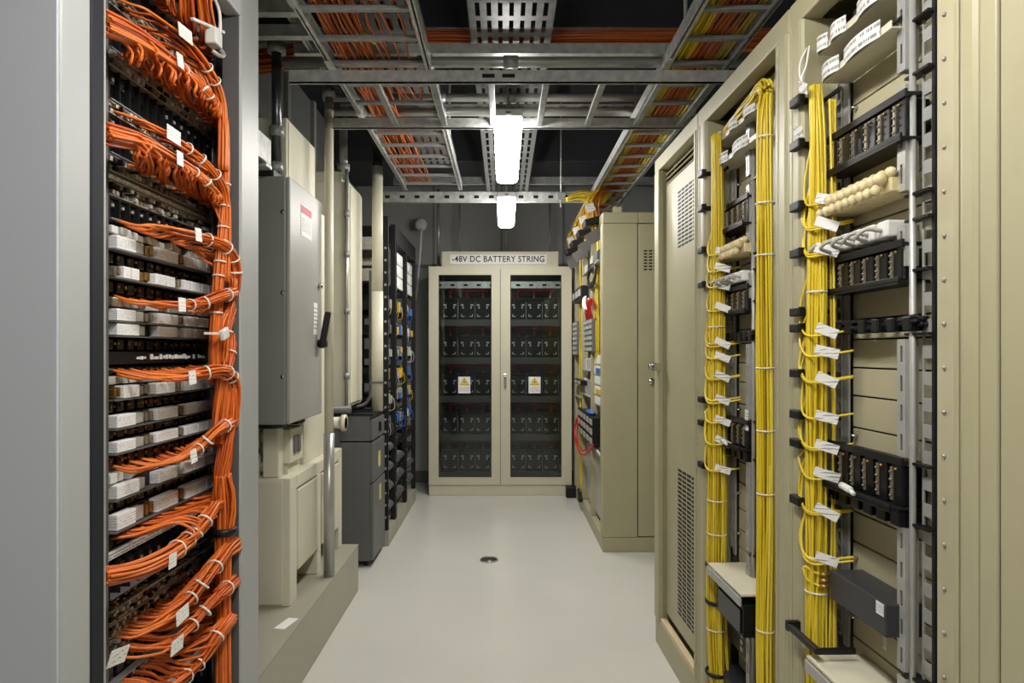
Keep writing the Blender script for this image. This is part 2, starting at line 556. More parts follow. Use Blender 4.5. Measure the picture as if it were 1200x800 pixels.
for (y, z, r, m, lab) in ((2.62, 2.535, .021, 'pipe', 'thick galvanised pipe lying across the near rail of the cross ladder'),
                          (3.2, 2.62, .02, 'pipe', 'galvanised pipe crossing overhead behind the cross ladder, the upper of two'),
                          (3.24, 2.565, .022, 'pipe', 'galvanised pipe crossing overhead behind the cross ladder, the lower of two')):
    q = thing('conduit', lab, 'pipe', (0, y, z), group='pipes crossing the aisle')
    part('tube', MB().cyl((-.9, y, z), (.97, y, z), r, 14), m, q)
    for x in (-.32, .03):
        part('coupling', MB().cyl((x - .03, y, z), (x + .03, y, z), r * 1.25, 14), 'galv_dark', q)
def strut(y, z, x0, x1, h, lab, holes=True, m='galv'):
    q = thing('strut_channel', lab, 'steel channel', (0, y, z), group='steel channels crossing the aisle')
    part('channel', MB().box(x0, x1, y - .018, y - .014, z, z + h).box(x0, x1, y - .014, y + .018, z, z + .004).box(x0, x1, y - .014, y + .018, z + h - .004, z + h), m, q)
    if holes:
        k = 0
        b = None
        x = x0 + .06
        while x < x1 - .05:
            if b is None: b = part('slot', MB().box(x - .018, x + .018, y - .0195, y - .0175, z + h * .35, z + h * .65), 'black_matte', q); bx = x
            else: like(b, q, (x - bx, 0, 0))
            x += .11
    return q
strut(2.70, 2.60, -.88, .97, .042, 'galvanised steel channel crossing overhead above the thick pipe', False)
strut(3.35, 2.60, -.85, .9, .04, 'galvanised steel channel crossing overhead behind the cross ladder', True)
strut(4.76, 2.46, -.92, .70, .075, 'slotted steel channel crossing above the black racks and battery cabinet', True)
strut(5.25, 2.72, -.9, 1.3, .06, 'plain steel channel crossing high before the back wall', False, 'galv_dark')
single('roof_beam', 'dark steel roof beam above the bundled orange cross cables', 'beam',
       MB().box(XL, XR, 3.05, 3.07, 2.87, 3.05).box(XL, XR, 2.98, 3.14, 2.86, 2.875).box(XL, XR, 2.98, 3.14, 3.05, 3.065), 'beam_dark', (0, 3.05, 2.86))
single('air_duct', 'dark rectangular air duct under the ceiling beyond the lamp', 'duct',
       MB().box(-1.45, 2.2, 5.4, 6.2, 2.95, 3.28), 'beam_dark', (0, 5.8, 2.95), bev=.01)

def perforated(x0, x1, y0, y1, z, n, lab):
    q = thing('perforated_tray', lab, 'cable tray', ((x0 + x1) / 2, y0, z), group='perforated cable trays')
    w = (x1 - x0) / n
    s0 = part('strip', MB().box(x0, x0 + w * .6, y0, y1, z, z + .003), 'tray_steel', q)
    for i in range(1, n): like(s0, q, (i * w, 0, 0))
    b0 = part('bridge', MB().box(x0, x1 - w * .4, y0, y0 + .034, z + .0005, z + .0025), 'tray_steel', q)
    k = 1
    while y0 + k * .13 + .034 < y1:
        like(b0, q, (0, k * .13, 0)); k += 1
    for x in (x0, x1 - w * .4):
        part('side_flange', MB().box(x - .002, x + .002, y0, y1, z, z + .05), 'tray_steel', q)
perforated(-.135, .215, 1.2, 5.6, 2.66, 8, 'wide perforated steel tray running overhead along the middle of the aisle')
perforated(-.60, -.32, 1.0, 4.6, 2.70, 6, 'perforated steel tray above the left ladder with its orange cables')

q = thing('threaded_rod', 'thin threaded hanger rod with a clamp to the right of the lamps', 'rod', (.425, 4.735, 2.45))
part('rod', MB().cyl((.425, 4.735, 2.42), (.425, 4.735, ZC), .005, 8), 'galv', q)
part('clamp', MB().box(.395, .455, 4.70, 4.741, 2.47, 2.52), 'rail_grey', q, bev=.003)
for i, (x, y) in enumerate(((-.70, 2.3), (.655, 2.3), (-.30, 3.55), (.91, 4.4))):
    single('hanger_rod', ['hanger rod at the left edge of the left ladder', 'hanger rod at the inner edge of the right ladder',
           'hanger rod beside the large lamp on the left ladder', 'hanger rod at the outer edge of the right ladder'][i], 'rod',
           MB().cyl((x, y, 2.552), (x, y, ZC), .007, 8), 'galv_dark', (x, y, 2.552), group='ladder hanger rods')

for y, z, lab in ((2.30, 2.56, 'short steel channel from the left wall to the ladder, nearest of two'), (2.47, 2.56, 'short steel channel from the left wall to the ladder, second of two')):
    strut(y, z, XL, -.71, .045, lab, False)
ladder_along(-1.12, -.80, 1.95, 2.9, 2.61, .3, 'short outer cable ladder between the near left rack and the grey cabinet', [(-.80, 2.2)])
# cables on the ladders
def run(name, label, cat, path, n, rad, cr, m, seg=40, ties=(), wig=.3, group=None, sides=5):
    q = thing(name, label, cat, path[0], group=group)
    mb = MB()
    C, T, rr = strands(mb, path, n, rad, cr, rng, seg=seg, wig=wig, sides=sides)
    part('cables', mb, m, q, kind='stuff')
    for s in ties:
        k = int(s * (seg - 1))
        part('cable_tie', MB().ring(C[k], T[k], rr[k] * 1.08 + cr, .002), 'tie', q)
    return q
def flat_run(name, label, x0, x1, y0, y1, z, n, cr, m, layers=2, wob=.02, group=None, end_drop=None):
    q = thing(name, label, 'cables', ((x0 + x1) / 2, y0, z), group=group)
    mb = MB()
    for i in range(n):
        x = x0 + (x1 - x0) * (i + rng.random()) / n
        ys = np.linspace(y0, y1, 12)
        P = [(x + rng.uniform(-wob, wob), y, z + cr * (1 + 2 * rng.randint(0, layers - 1)) + rng.uniform(0, .004)) for y in ys]
        mb.tube(catmull(P, 34), cr, 5)
    part('cables', mb, m, q, kind='stuff')
    return q
flat_run('cable_run', 'loose orange cables lying along the left ladder by its outer rail', -.66, -.52, .5, 4.5, 2.524, 24, .0045, 'orange_deep', 3)
flat_run('cable_run', 'sparse orange cables along the middle of the left ladder', -.50, -.36, .5, 3.0, 2.524, 5, .0045, 'orange_deep', 1)
flat_run('cable_run', 'bright yellow cables along the inner side of the right ladder', .672, .745, .5, 6.3, 2.524, 26, .005, 'yellow_cable', 4, .006)
flat_run('cable_run', 'dull orange cables along the middle of the right ladder', .745, .85, .5, 6.3, 2.524, 20, .0045, 'orange_deep', 2, .012)
flat_run('cable_run', 'few yellow cables along the outer side of the right ladder', .86, .89, .5, 6.3, 2.524, 5, .004, 'yellow_cable', 2, .008)
flat_run('cable_run', 'orange cables on the perforated tray at top left', -.58, -.36, 1.0, 4.5, 2.705, 22, .005, 'orange_deep', 2)
run('cable_bundle', 'thick dull orange cable bundle crossing high behind the wide perforated tray', 'cable bundle',
    [(-1.3, 2.86, 2.62), (-1.0, 2.87, 2.66), (-.6, 2.88, 2.74), (0, 2.88, 2.745), (.5, 2.88, 2.75), (1.2, 2.88, 2.75)], 46, [.05, .05, .042, .042, .042, .042], .0055, 'orange_deep', wig=.1)
run('hanging_cable', 'single yellow cable drooping through the left ladder', 'cable',
    [at(405, -8, 2.35), at(413, 10, 2.37), at(421, 28, 2.39), at(430, 42, 2.40), at(439, 52, 2.42)], 2, .004, .0045, 'yellow_cable', seg=20)
run('hanging_cable', 'yellow cables crossing over the slotted channel toward the right ladder', 'cable',
    [at(664, 234, 4.68), at(680, 229, 4.68), at(700, 232, 4.68), at(712, 226, 4.7), at(722, 216, 4.76)], 14, [.012, .035, .05, .04, .03], .0045, 'yellow_cable', seg=24)

# ------------------------------------------------------------------ back wall details
single('wall_conduit', 'vertical conduit on the back wall at the left of the battery sign', 'pipe',
       MB().cyl((-.64, 6.3, 2.19), (-.64, 6.3, 2.95), .016, 10).cyl((-.64, 6.3, 2.15), (-.64, 6.3, 2.2), .024, 10), 'pipe', (-.64, 6.3, 2.15))
for i, px in enumerate((539, 593, 644)):
    x = (px - VX) * 6.45 / F
    single('drop_conduit', ['thin conduit entering the battery cabinet above the left end of its sign', 'thin conduit entering the battery cabinet above the middle of its sign',
           'thin conduit entering the battery cabinet above the right end of its sign'][i], 'pipe', MB().cyl((x, 6.42, 2.152), (x, 6.42, 2.95), .009, 8), 'pipe', (x, 6.42, 2.152), group='thin conduits above the battery cabinet')
q = thing('wall_speaker', 'small white round wall device with a hanging white cord beside the battery cabinet', 'wall device', at(494, 262, 6.5))
c = at(494, 262, 6.5)
part('bell', MB().cyl((c[0], 6.60, c[2]), (c[0], 6.46, c[2] - .02), .035, 14, .062).cyl((c[0], 6.46, c[2] - .02), (c[0], 6.45, c[2] - .02), .062, 14, .05), 'white_plastic', q)
part('cord', MB().tube(catmull([at(494, 268, 6.45), at(492, 300, 6.45), at(489, 335, 6.47), at(487, 352, 6.5)], 16), .012, 7), 'white_plastic', q)

q = thing('floor_drain', 'small round floor drain set in the aisle floor', 'drain', (-.094, 4.15, 0))
part('rim', MB().ring((-.094, 4.15, .001), (0, 0, 1), .056, .004, 28), 'galv_dark', q)
part('grate', MB().cyl((-.094, 4.15, .0002), (-.094, 4.15, .003), .053, 24), 'grate', q)
for i in range(5):
    d = -.036 + i * .018; h = math.sqrt(.05 ** 2 - d * d)
    part('slot', MB().box(-.094 - h, -.094 + h, 4.15 + d - .003, 4.15 + d + .003, .0031, .0036), 'black_matte', q)
# ------------------------------------------------------------------ near right row: a vented cabinet, two open frames, a closed cabinet
ZH0, ZH1 = 2.176, 2.238          # header
DEP = 0.62
def header(t, y0, y1, b=.004):
    part('header', MB().box(0, .05, y0, y1, ZH0, ZH1).box(.05, DEP, y0, y1, ZH1 - .012, ZH1), 'beige', t, bev=b)
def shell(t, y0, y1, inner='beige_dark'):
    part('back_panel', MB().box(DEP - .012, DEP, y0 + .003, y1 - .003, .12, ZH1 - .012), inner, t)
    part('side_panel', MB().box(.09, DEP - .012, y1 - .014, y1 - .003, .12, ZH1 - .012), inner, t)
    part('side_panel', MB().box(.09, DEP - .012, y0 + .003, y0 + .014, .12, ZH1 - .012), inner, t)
    part('base', MB().box(0.004, DEP, y0 + .001, y1 - .001, 0, .12), 'beige', t, bev=.003)
def post(t, y0, y1, depth=.09):
    # folded sheet post: a flat flange and a rounded nose
    pr = [(0, 0), (0, .18), (.012, .2), (.012, .24), (0, .26), (-.004, .45), (-.004, .8), (0, .95), (.006, 1.0)]
    pts = [(a, y1 - b * (y1 - y0), .12) for a, b in pr] + [(depth, y0, .12), (depth, y1, .12)]
    part('post', MB().poly(pts, (0, 0, ZH0 - .12)), 'beige', t, bev=.002)

# vented door cabinet
y0, y1 = 2.376, 2.99
t = thing('vented_cabinet', 'beige cabinet with a plain vented door, beside the open yellow cable frames', 'cabinet', (0, y0, 0), R)
header(t, y0, y1); shell(t, y0, y1, 'beige')
part('post', MB().box(-.002, .09, y1 - .075, y1, .12, ZH0).box(-.006, .02, y1 - .085, y1 - .06, .12, ZH0), 'beige', t, bev=.005)
part('post', MB().box(-.002, .09, y0, y0 + .04, .12, ZH0).box(-.006, .0, y0 + .012, y0 + .03, .12, ZH0), 'beige', t, bev=.005)
dr = part('door', MB().box(.028, .046, y0 + .048, y1 - .09, .17, ZH0 - .075), 'beige', t, bev=.003)
part('sill', MB().box(.004, .03, y0 + .042, y1 - .08, .12, .142), 'wood_sill', t, bev=.002)
for z in (ZH0 - .02, ZH0 - .042, ZH0 - .064):
    part('louvre', MB().obox((.036, (y0 + y1) / 2 - .02, z), (0, (y1 - y0) / 2 - .068, 0), (.008, 0, .006), (-.0016, 0, .002)), 'beige_panel', t)
def vents(za, zb, ya, yb, nz, ny):
    s0 = None
    for i in range(nz):
        for j in range(ny):
            y = ya + (yb - ya) * (j + .5) / ny; z = za + (zb - za) * (i + .5) / nz
            if s0 is None:
                o0 = (y, z)
                s0 = part('vent_slot', MB().box(.0268, .0279, y - (yb - ya) / ny * .40, y + (yb - ya) / ny * .40, z - (zb - za) / nz * .27, z + (zb - za) / nz * .27), 'black_matte', dr)
                first = s0
            else:
                like(first, dr, (0, y - o0[0], z - o0[1]))
vents(1.785, 2.03, 2.475, 2.72, 15, 5)
vents(.24, .86, 2.475, 2.72, 34, 4)
part('latch', MB().box(-.03, .0, y1 - .10, y1 - .055, 1.265, 1.30).cyl((-.03, y1 - .07, 1.283), (-.045, y1 - .07, 1.283), .013, 12), 'chrome', t, bev=.002)

# module kinds shared by the two open frames
def open_frame(y0, y1, yr, label, posts):
    """open cable frame between y0 (near) and y1 (far); yr = position of the slotted near rail"""
    t = thing('open_cable_frame', label, 'equipment rack', (0, y0, 0), R, 'beige open cable frames')
    header(t, y0, y1); shell(t, y0, y1)
    post(t, y1 - posts[0], y1)
    post(t, y0, y0 + posts[1])
    part('near_flange', MB().box(.07, .078, y0 + posts[1], yr - .055, .12, ZH0), 'beige_panel', t)
    # slotted left rail
    yl = y1 - posts[0] + .005
    part('slotted_rail', MB().slotted(yl - .034, yl - .010, .66, 2.12, .082, .085, 46, fw=.2, fl=.35).box(.082, .096, yl - .010, yl - .007, .66, 2.12), 'rail_grey', t)
    part('rail_flange', MB().box(.086, .09, yl - .058, yl - .034, .64, 2.14), 'rail_grey', t)
    # blank panels
    zs = [.13, .21, .285, .36, .43, .5, .57, .62, .669, .732, .804, .896, .968, 1.03, 1.092, 1.169, 1.245, 1.312, 1.379, 1.426, 1.499, 1.57, 1.648, 1.72, 1.795, 1.865, 1.939, 2.02, 2.1, 2.17]
    for a, b in zip(zs[:-1], zs[1:]):
        part('blank_panel', MB().box(.100, .108, yr - .15, yl - .052, a + .002, b - .002), 'beige_panel', t, bev=.0012)
    part('panel_backing', MB().box(.112, .116, yr - .15, yl - .03, .13, 2.17), 'black_matte', t)
    for z in (1.93, 1.80, 1.40, 1.15, .86, .72):
        part('panel_screw', MB().cyl((.1, yl - .07, z), (.086, yl - .07, z), .0045, 8), 'chrome', t)
    # near rail: round upright, black cable strip and slotted strut pieces
    part('upright', MB().cyl((.06, yr, .12), (.06, yr, 2.17), .0062, 12), 'rail_grey', t)
    part('channel_strip', MB().box(.068, .075, yr - .052, yr - .043, .12, 2.17), 'black_matte', t)
    part('rail_web', MB().slotted(yr - .042, yr - .010, .12, 2.17, .072, .075, 40, fw=.16, fl=.5), 'rail_grey', t)
    for a, b in ((.12, .44), (.46, .70), (.715, 1.0), (1.14, 1.375), (1.52, 1.60), (1.67, 1.88), (1.91, 2.12)):
        k = max(2, int((b - a) / .055))
        part('slotted_strut', MB().slotted(yr + .004, yr + .03, a, b, .048, .051, k, fw=.36, fl=.45).box(.051, .075, yr + .004, yr + .007, a, b).box(.051, .075, yr + .027, yr + .03, a, b), 'rail_grey', t)
    for z in (.455, .7075, 1.01, 1.13, 1.385, 1.51, 1.61, 1.66, 1.895, 2.0):
        part('rail_clip', MB().box(.056, .08, yr - .05, yr + .02, z - .0025, z + .0025), 'black', t)
    i = 0
    z = .5
    while z < 2.15:
        part('rivet', MB().sphere((.069, yr - .075, z), .0045, 8, 5), 'rail_grey', t); z += .082
    return t, yl
def ring_brackets(t, y, zs):
    b0 = None
    for z in zs:
        if b0 is None:
            m = MB().box(-.022, -.004, y - .045, y + .005, z - .010, z + .012).box(.046, .052, y - .105, y - .025, z - .006, z + .006).box(-.004, .05, y - .030, y - .022, z - .008, z + .008)
            b0 = part('ring_bracket', m, 'black', t, bev=.003); bz = z
        else: like(b0, t, (0, 0, z - bz))

def module_row(fr_name, label, ya, yb, z, h, n, depth, second=False, shelf_up=True):
    q = thing('module_shelf', label, 'module shelf', (.03, ya, z), R, 'black module shelves in the cable frames')
    part('shelf', MB().box(.042 - depth * .3, .098, ya, yb, z - .010, z - .004).box(.042 - depth * .3, .047 - depth * .3, ya, yb, z - .013, z + .003), 'black', q, bev=.001)
    part('top_bar', MB().box(.045, .08, ya, yb, z + h + .004, z + h + .012).box(.04, .046, ya, yb, z + h + .002, z + h + .018), 'black', q, bev=.001)
    w = (yb - ya) / n
    m0 = None
    for i in range(n):
        if m0 is None:
            m0 = part('module', MB().box(.045, .095, ya + w * .14, ya + w * .88, z - .003, z + h), 'black_gloss', q, bev=.002)
            fa = MB().box(.0415, .0448, ya + w * .70, ya + w * .84, z + h * .06, z + h * .94)
            for k in range(4): fa.cyl((.0415, ya + w * .76, z + h * (.18 + .21 * k)), (.038, ya + w * .76, z + h * (.18 + .21 * k)), .0025, 6)
            part('contact_strip', fa, 'connector', m0)
            part('screw', MB().cyl((.045, ya + w * .5, z + h * .9), (.041, ya + w * .5, z + h * .9), .003, 6), 'brass', m0)
        else:
            c = like(m0, q, (0, i * w, 0))
            for ch in m0.children: like(ch, c, (0, 0, 0))
    if second:
        s0 = None
        for i in range(n):
            if s0 is None: s0 = part('lower_module', MB().box(.04, .095, ya + w * .14, ya + w * .8, z - .045, z - .012), 'black_gloss', q, bev=.002)
            else: like(s0, q, (0, i * w, 0))
    return q
def label_tray(label, ya, yb, z, lab_pos):
    q = thing('label_tray', label, 'cable tray', (0, ya, z), R, 'cream labelled trays at the top of the cable frames')
    part('tray', MB().box(.028, .095, ya, yb, z, z + .004).box(.025, .028, ya, yb, z, z + .016), 'cream_tray', q, bev=.001)
    for a, b in lab_pos:
        A = ya + (yb - ya) * a; B = ya + (yb - ya) * b
        pts = []
        for k in range(7):
            s = k / 6
            pts.append((.022 - .010 * math.sin(math.pi * s), A + (B - A) * s))
        mb = MB().poly([(x, y, z - .002) for x, y in pts] + [(x + .001, y, z - .002) for x, y in reversed(pts)], (0, 0, .036))
        part('label_strip', mb, 'strip_print', q)
    mb = MB()
    for k in range(7):
        a = rng.uniform(.1, .9)
        y = ya + (yb - ya) * a
        mb.tube(catmull([(.08, y, z + .012), (.06, y + rng.uniform(-.03, .03), z + .03), (.045, y + rng.uniform(-.04, .04), z + .02), (.034, y + rng.uniform(-.05, .05), z + .012)], 10), .004, 5)
    part('loose_cables', mb, 'black_matte', q, kind='stuff')
    return q
def ivory_strip(label, ya, yb, z):
    q = thing('terminal_strip', label, 'terminal strip', (.02, ya, z), R, 'ivory terminal strips')
    part('strip_body', MB().box(.03, .098, ya, yb, z, z + .03), 'ivory', q, bev=.004)
    n = 9
    w = (yb - ya) / n
    for i in range(n):
        y = ya + (i + .5) * w
        mb = MB().sphere((.018, y, z + .028), .014, 9, 6, (1, .8, 1)).sphere((.012, y + w * .2, z + .006), .011, 9, 6, (1, .8, 1.1)).sphere((.035, y - w * .2, z + .04), .012, 8, 6)
        part('terminal', mb, 'ivory', q)
    return q

def yellow_bundle(label, path, n, rad, cr, tags=(), ties=(), fr=R, seg=60, loops=True, tagdir=-1, m='yellow_cable', wig=.55):
    q = thing('cable_bundle', label, 'cable bundle', path[0], fr, 'yellow cable bundles')
    mb = MB()
    C, T, rr = strands(mb, path, n, rad, cr, rng, seg=seg, wig=wig, twist=2.2)
    zz = C[:, 2]
    o = np.argsort(zz)
    for z in tags:
        cx = np.interp(z, zz[o], C[o, 0]); cy = np.interp(z, zz[o], C[o, 1]); r = np.interp(z, zz[o], rr[o])
        if loops:
            for k in range(rng.randint(1, 3)):
                up = rng.uniform(.05, .16); bul = rng.uniform(.010, .026); e = rng.uniform(-.006, .006)
                mb.tube(catmull([(cx - r * .6, cy + r * .5, z + up), (cx - r * .8, cy + r + bul, z + up * .5), (cx - r * 1.0, cy + r + bul * .9, z + .02), (cx - r * 1.25, cy + r * .2, z + e - .006),
                                 (cx - r * .9, cy - r - .008, z - .010 + e), (cx + .03, cy - r - .02, z - .002 + e), (cx + .062, cy - r - .028, z + .004 + e)], 22), cr * .85, 5)
    part('cables', mb, m, q, kind='stuff')
    for z in tags:
        cx = np.interp(z, zz[o], C[o, 0]); cy = np.interp(z, zz[o], C[o, 1]); r = np.interp(z, zz[o], rr[o])
        sl = rng.uniform(.2, .5)
        L = rng.uniform(.023, .028); hh = .0115
        d = np.array([.85, -.45, -sl * 1.1]); d /= np.linalg.norm(d)
        up = np.array([0, -.15, 1.0]); up -= d * up.dot(d); up /= np.linalg.norm(up)
        nn = np.cross(d, up)
        part('label_tag', MB().obox((cx + .002, cy - r - .022, z), d * L, up * hh, nn * .0008), 'tag_print', q)
    for z in ties:
        k = int(np.argmin(abs(zz - z)))
        part('cable_tie', MB().ring(C[k], T[k], rr[k] * 1.02 + cr, .0013, 16), 'tie', q)
    return q

# ---- far open frame (bay beside the vented cabinet)
fa, yl = open_frame(1.657, 2.372, 2.02, 'far open beige cable frame next to the vented cabinet, yellow bundles on both sides', (.085, .078))
bz2 = (1.985, 1.862, 1.712, 1.589, 1.178, 1.095, .945)
ring_brackets(fa, 2.31, bz2)
tg2 = [EYE + (412 - y) * 2.205 / F for y in (297, 315, 336, 361, 402, 418, 440, 467, 491, 515, 547)]
yellow_bundle('yellow cable bundle with white tags on the far post of the far open frame',
              [(.012, 2.215, 2.10), (.012, 2.205, 1.9), (.014, 2.21, 1.6), (.010, 2.205, 1.3), (.012, 2.21, 1.0), (.012, 2.21, .75), (.010, 2.21, .5), (.014, 2.205, .3), (.02, 2.2, .13)],
              44, [.015, .018, .022, .025, .027, .029, .030, .030, .028], .0036, tg2, (1.45, .85, .72, .40), seg=70)
yellow_bundle('thick untagged yellow cable bundle on the near post of the far open frame',
              [(.02, 1.83, 2.08), (.012, 1.822, 2.0), (.010, 1.82, 1.7), (.012, 1.825, 1.4), (.012, 1.82, 1.1), (.012, 1.82, .8), (.010, 1.82, .5), (.012, 1.815, .13)],
              34, [.018, .022, .023, .022, .021, .021, .021, .022], .0036, (), (1.95, 1.78, 1.62, 1.30, 1.12, .95, .55), seg=60)
for z, nm in ((.615, 'upper'), (.49, 'middle'), (.245, 'lower')):
    single('strap', 'black strap around the yellow bundle near the floor, the %s of three' % nm, 'strap',
           MB().ring((.012, 2.21, z), (0, 0, 1), .037, .004, 18, 6), 'black', (.012, 2.21, z), R, group='black straps on the lower yellow bundle')
A, B = 2.02, 2.262
label_tray('upper cream tray with white labels in the far open frame, under heaped yellow cables', 1.90, 2.27, 2.075, ((.05, .3), (.42, .62), (.82, .98)))
label_tray('lower cream tray with white labels at the top of the far open frame', 1.90, 2.26, 1.99, ((.2, .55), (.66, .97)))
yellow_bundle('yellow cables heaped along the top labelled tray of the far open frame', [(.05, 2.25, 2.10), (.04, 2.16, 2.105), (.035, 2.05, 2.11), (.03, 1.94, 2.115), (.02, 1.86, 2.12), (.015, 1.825, 2.09)], 30, [.010, .014, .017, .020, .022, .020], .0038, (), (), seg=40, wig=.5)
module_row('m', 'black module shelf high in the far open frame, below the labelled trays', A, B, 1.765, .07, 5, .06)
ivory_strip('ivory terminal strip tangled with yellow cables in the far open frame', A, B - .01, 1.665)
module_row('m', 'black module shelf at eye height in the far open frame, under white plugs', A, B, 1.487, .062, 5, .04)
module_row('m', 'large two-tier black module shelf low in the far open frame', A, B, 1.045, .07, 5, .09, True)

# ---- near open frame
fb, yl3 = open_frame(1.013, 1.652, 1.262, 'beige open cable frame nearest on the right, with one tagged yellow bundle', (.067, .057))
bz3 = (1.968, 1.86, 1.708, 1.593, 1.448, 1.408, 1.296, 1.194, 1.123, .982)
ring_brackets(fb, 1.605, bz3)
single('support_bracket', 'long black cable arm low on the nearest open frame above the cream shelf', 'bracket',
       MB().box(-.035, -.02, 1.46, 1.605, .66, .675).box(-.035, .0, 1.59, 1.605, .655, .68).box(-.035, .06, 1.455, 1.465, .66, .675), 'black', (-.03, 1.53, .66), R, bev=.003)
tg3 = [EYE + (412 - y) * 1.53 / F for y in (237, 265, 295, 388, 412, 444, 487, 521, 553, 596, 650)]
yellow_bundle('yellow cable bundle with white tags on the far post of the nearest open frame',
              [(.012, 1.545, 1.99), (.012, 1.535, 1.85), (.014, 1.54, 1.6), (.010, 1.535, 1.35), (.012, 1.54, 1.1), (.012, 1.54, .85), (.010, 1.54, .65), (.014, 1.535, .4), (.02, 1.53, .13)],
              40, [.012, .015, .018, .020, .021, .021, .022, .023, .024], .0034, tg3, (1.50, .86, .77), seg=80)
yellow_bundle('thin loose strand of yellow cables beside the slotted rail of the nearest open frame', [(.04, 1.525, 1.95), (.04, 1.52, 1.5), (.042, 1.525, 1.0), (.04, 1.525, .5)], 4, .008, .003, (), (), seg=40, wig=.8)
A, B = 1.285, 1.56
q = thing('wire_pair', 'pair of white wires with a clear tag at the top of the nearest yellow bundle', 'wires', (.01, 1.56, 1.97), R)
part('wires', MB().tube(catmull([(.01, 1.58, 2.1), (-.01, 1.575, 2.06), (-.012, 1.57, 2.02), (.0, 1.55, 1.975)], 14), .0025, 5).tube(catmull([(.01, 1.57, 2.1), (-.0, 1.565, 2.05), (-.014, 1.56, 2.01), (.0, 1.545, 1.97)], 14), .0025, 5), 'white', q)
part('label_tag', MB().obox((-.02, 1.54, 1.985), (0, .02, .012), (-.003, -.006, .010), (.001, 0, .0003)), 'strip_print', q)
part('label_tag', MB().obox((-.025, 1.555, 1.885), (0, -.022, -.006), (-.003, -.003, .012), (.001, 0, .0003)), 'strip_print', q)
label_tray('upper cream tray with white labels at the top of the nearest open frame', 1.275, 1.56, 2.07, ((.05, .4), (.55, .78), (.82, .99)))
label_tray('lower cream tray with white labels at the top of the nearest open frame', 1.275, 1.54, 1.995, ((.12, .62), (.7, .98)))
module_row('m', 'black module shelf high in the nearest open frame, below the labelled trays', A - .03, B - .01, 1.778, .072, 6, .04)
ivory_strip('ivory terminal strip below the upper black modules in the nearest open frame', A, B - .03, 1.672)
module_row('m', 'black module shelf at eye height in the nearest open frame, under white plugs', A - .02, B - .01, 1.496, .06, 6, .03)
module_row('m', 'large two-tier black module shelf low in the nearest open frame, above the dark box', A - .02, B - .01, 1.045, .076, 6, .09, True)
for ya, yb, z, lab in ((2.03, 2.25, 1.57, 'row of white plugs over the eye-height modules of the far open frame'), (1.29, 1.53, 1.578, 'row of white plugs over the eye-height modules of the nearest open frame')):
    q = thing('plug_row', lab, 'plugs', (.05, ya, z), R)
    n = 5
    for i in range(n):
        y = ya + (yb - ya) * (i + .5) / n
        part('plug', MB().box(.03, .095, y - .018, y + .018, z + .006, z + .04), 'white_plastic', q, bev=.004)
        part('lead', MB().tube(catmull([(.03, y, z + .02), (.0, y + .005, z + .024), (-.01, y + .02, z + .01), (.02, y + .035, z + .003)], 12), .0045, 6), 'block_grey', q)
for ya, yb, z, lab in ((2.0, 2.25, 1.40, 'black lumpy cable strip across the middle of the far open frame'), (1.235, 1.545, 1.405, 'black lumpy cable strip across the middle of the nearest open frame')):
    q = thing('cable_strip', lab, 'cable strip', (.06, ya, z), R)
    mb = MB()
    strands(mb, [(.07, yb, z), (.06, yb - (yb - ya) * .3, z + .004), (.065, ya + (yb - ya) * .4, z - .003), (.06, ya, z + .006)], 9, .011, .005, rng, seg=30, wig=.6)
    part('cables', mb, 'black_matte', q, kind='stuff')
    for i in range(6):
        y = ya + (yb - ya) * (i + .5) / 6
        part('clip', MB().box(.045, .085, y - .012, y + .012, z - .014, z + .015), 'black', q, bev=.003)
# white plug on the big shelves, dark box, cream shelves, sockets
for (y, z, lab) in ((2.13, 1.042, 'small white plug lying on the large module shelf of the far open frame'), (1.40, 1.042, 'small white plug lying on the large module shelf of the nearest open frame')):
    single('white_plug', lab, 'plug', MB().cyl((.012, y + .03, z + .010), (.008, y - .01, z + .008), .008, 8).cyl((.008, y - .01, z + .008), (.004, y - .03, z + .004), .005, 8), 'white_plastic', (-.015, y, z), R)
q = thing('amplifier_box', 'long dark grey box with brass connectors and yellow leads in the nearest open frame', 'box', (.03, 1.3, .8), R)
part('body', MB().box(.02, .098, 1.285, 1.495, .775, .842), 'dark_box', q, bev=.003)
part('end_block', MB().box(.03, .09, 1.495, 1.515, .79, .83), 'black', q, bev=.003)
for z in (.797, .811, .825):
    part('connector', MB().cyl((.025, 1.505, z), (.005, 1.512, z), .0045, 8), 'brass', q)
part('label_sticker', MB().box(.0188, .02, 1.29, 1.315, .815, .84), 'notice_print', q)
mb = MB()
for k, z in enumerate((.797, .825)):
    mb.tube(catmull([(.005, 1.512, z), (-.005, 1.53, z + .002), (-.015, 1.535, z + .01), (-.02, 1.54, .83)], 14), .0032, 6)
part('lead', mb, 'yellow_cable', q)
for ya, yb, z, lab in ((1.13, 1.495, .635, 'cream pull-out shelf at the bottom of the nearest open frame'), (1.88, 2.165, .63, 'cream pull-out shelf over a black drawer in the far open frame')):
    q = thing('pull_out_shelf', lab, 'shelf', (0, ya, z), R, 'cream pull-out shelves')
    part('top', MB().box(-.035, .098, ya, yb, z, z + .008), 'cream_tray', q, bev=.002)
    part('front_lip', MB().box(-.04, -.034, ya, yb, z - .028, z - .002), 'rail_grey', q, bev=.001)
    part('drawer', MB().box(-.022, .098, ya + .02, yb - .06, z - .13, z - .03), 'black', q, bev=.003)
    part('drawer_front', MB().box(-.027, -.0225, ya + .03, yb - .07, z - .12, z - .05), 'black_gloss', q, bev=.001)
q = thing('patch_box', 'small dark patch box with sockets below the black drawer of the far open frame', 'box', (.05, 2.05, .35), R)
part('body', MB().box(.05, .098, 2.06, 2.25, .36, .45), 'dark_box', q, bev=.003)
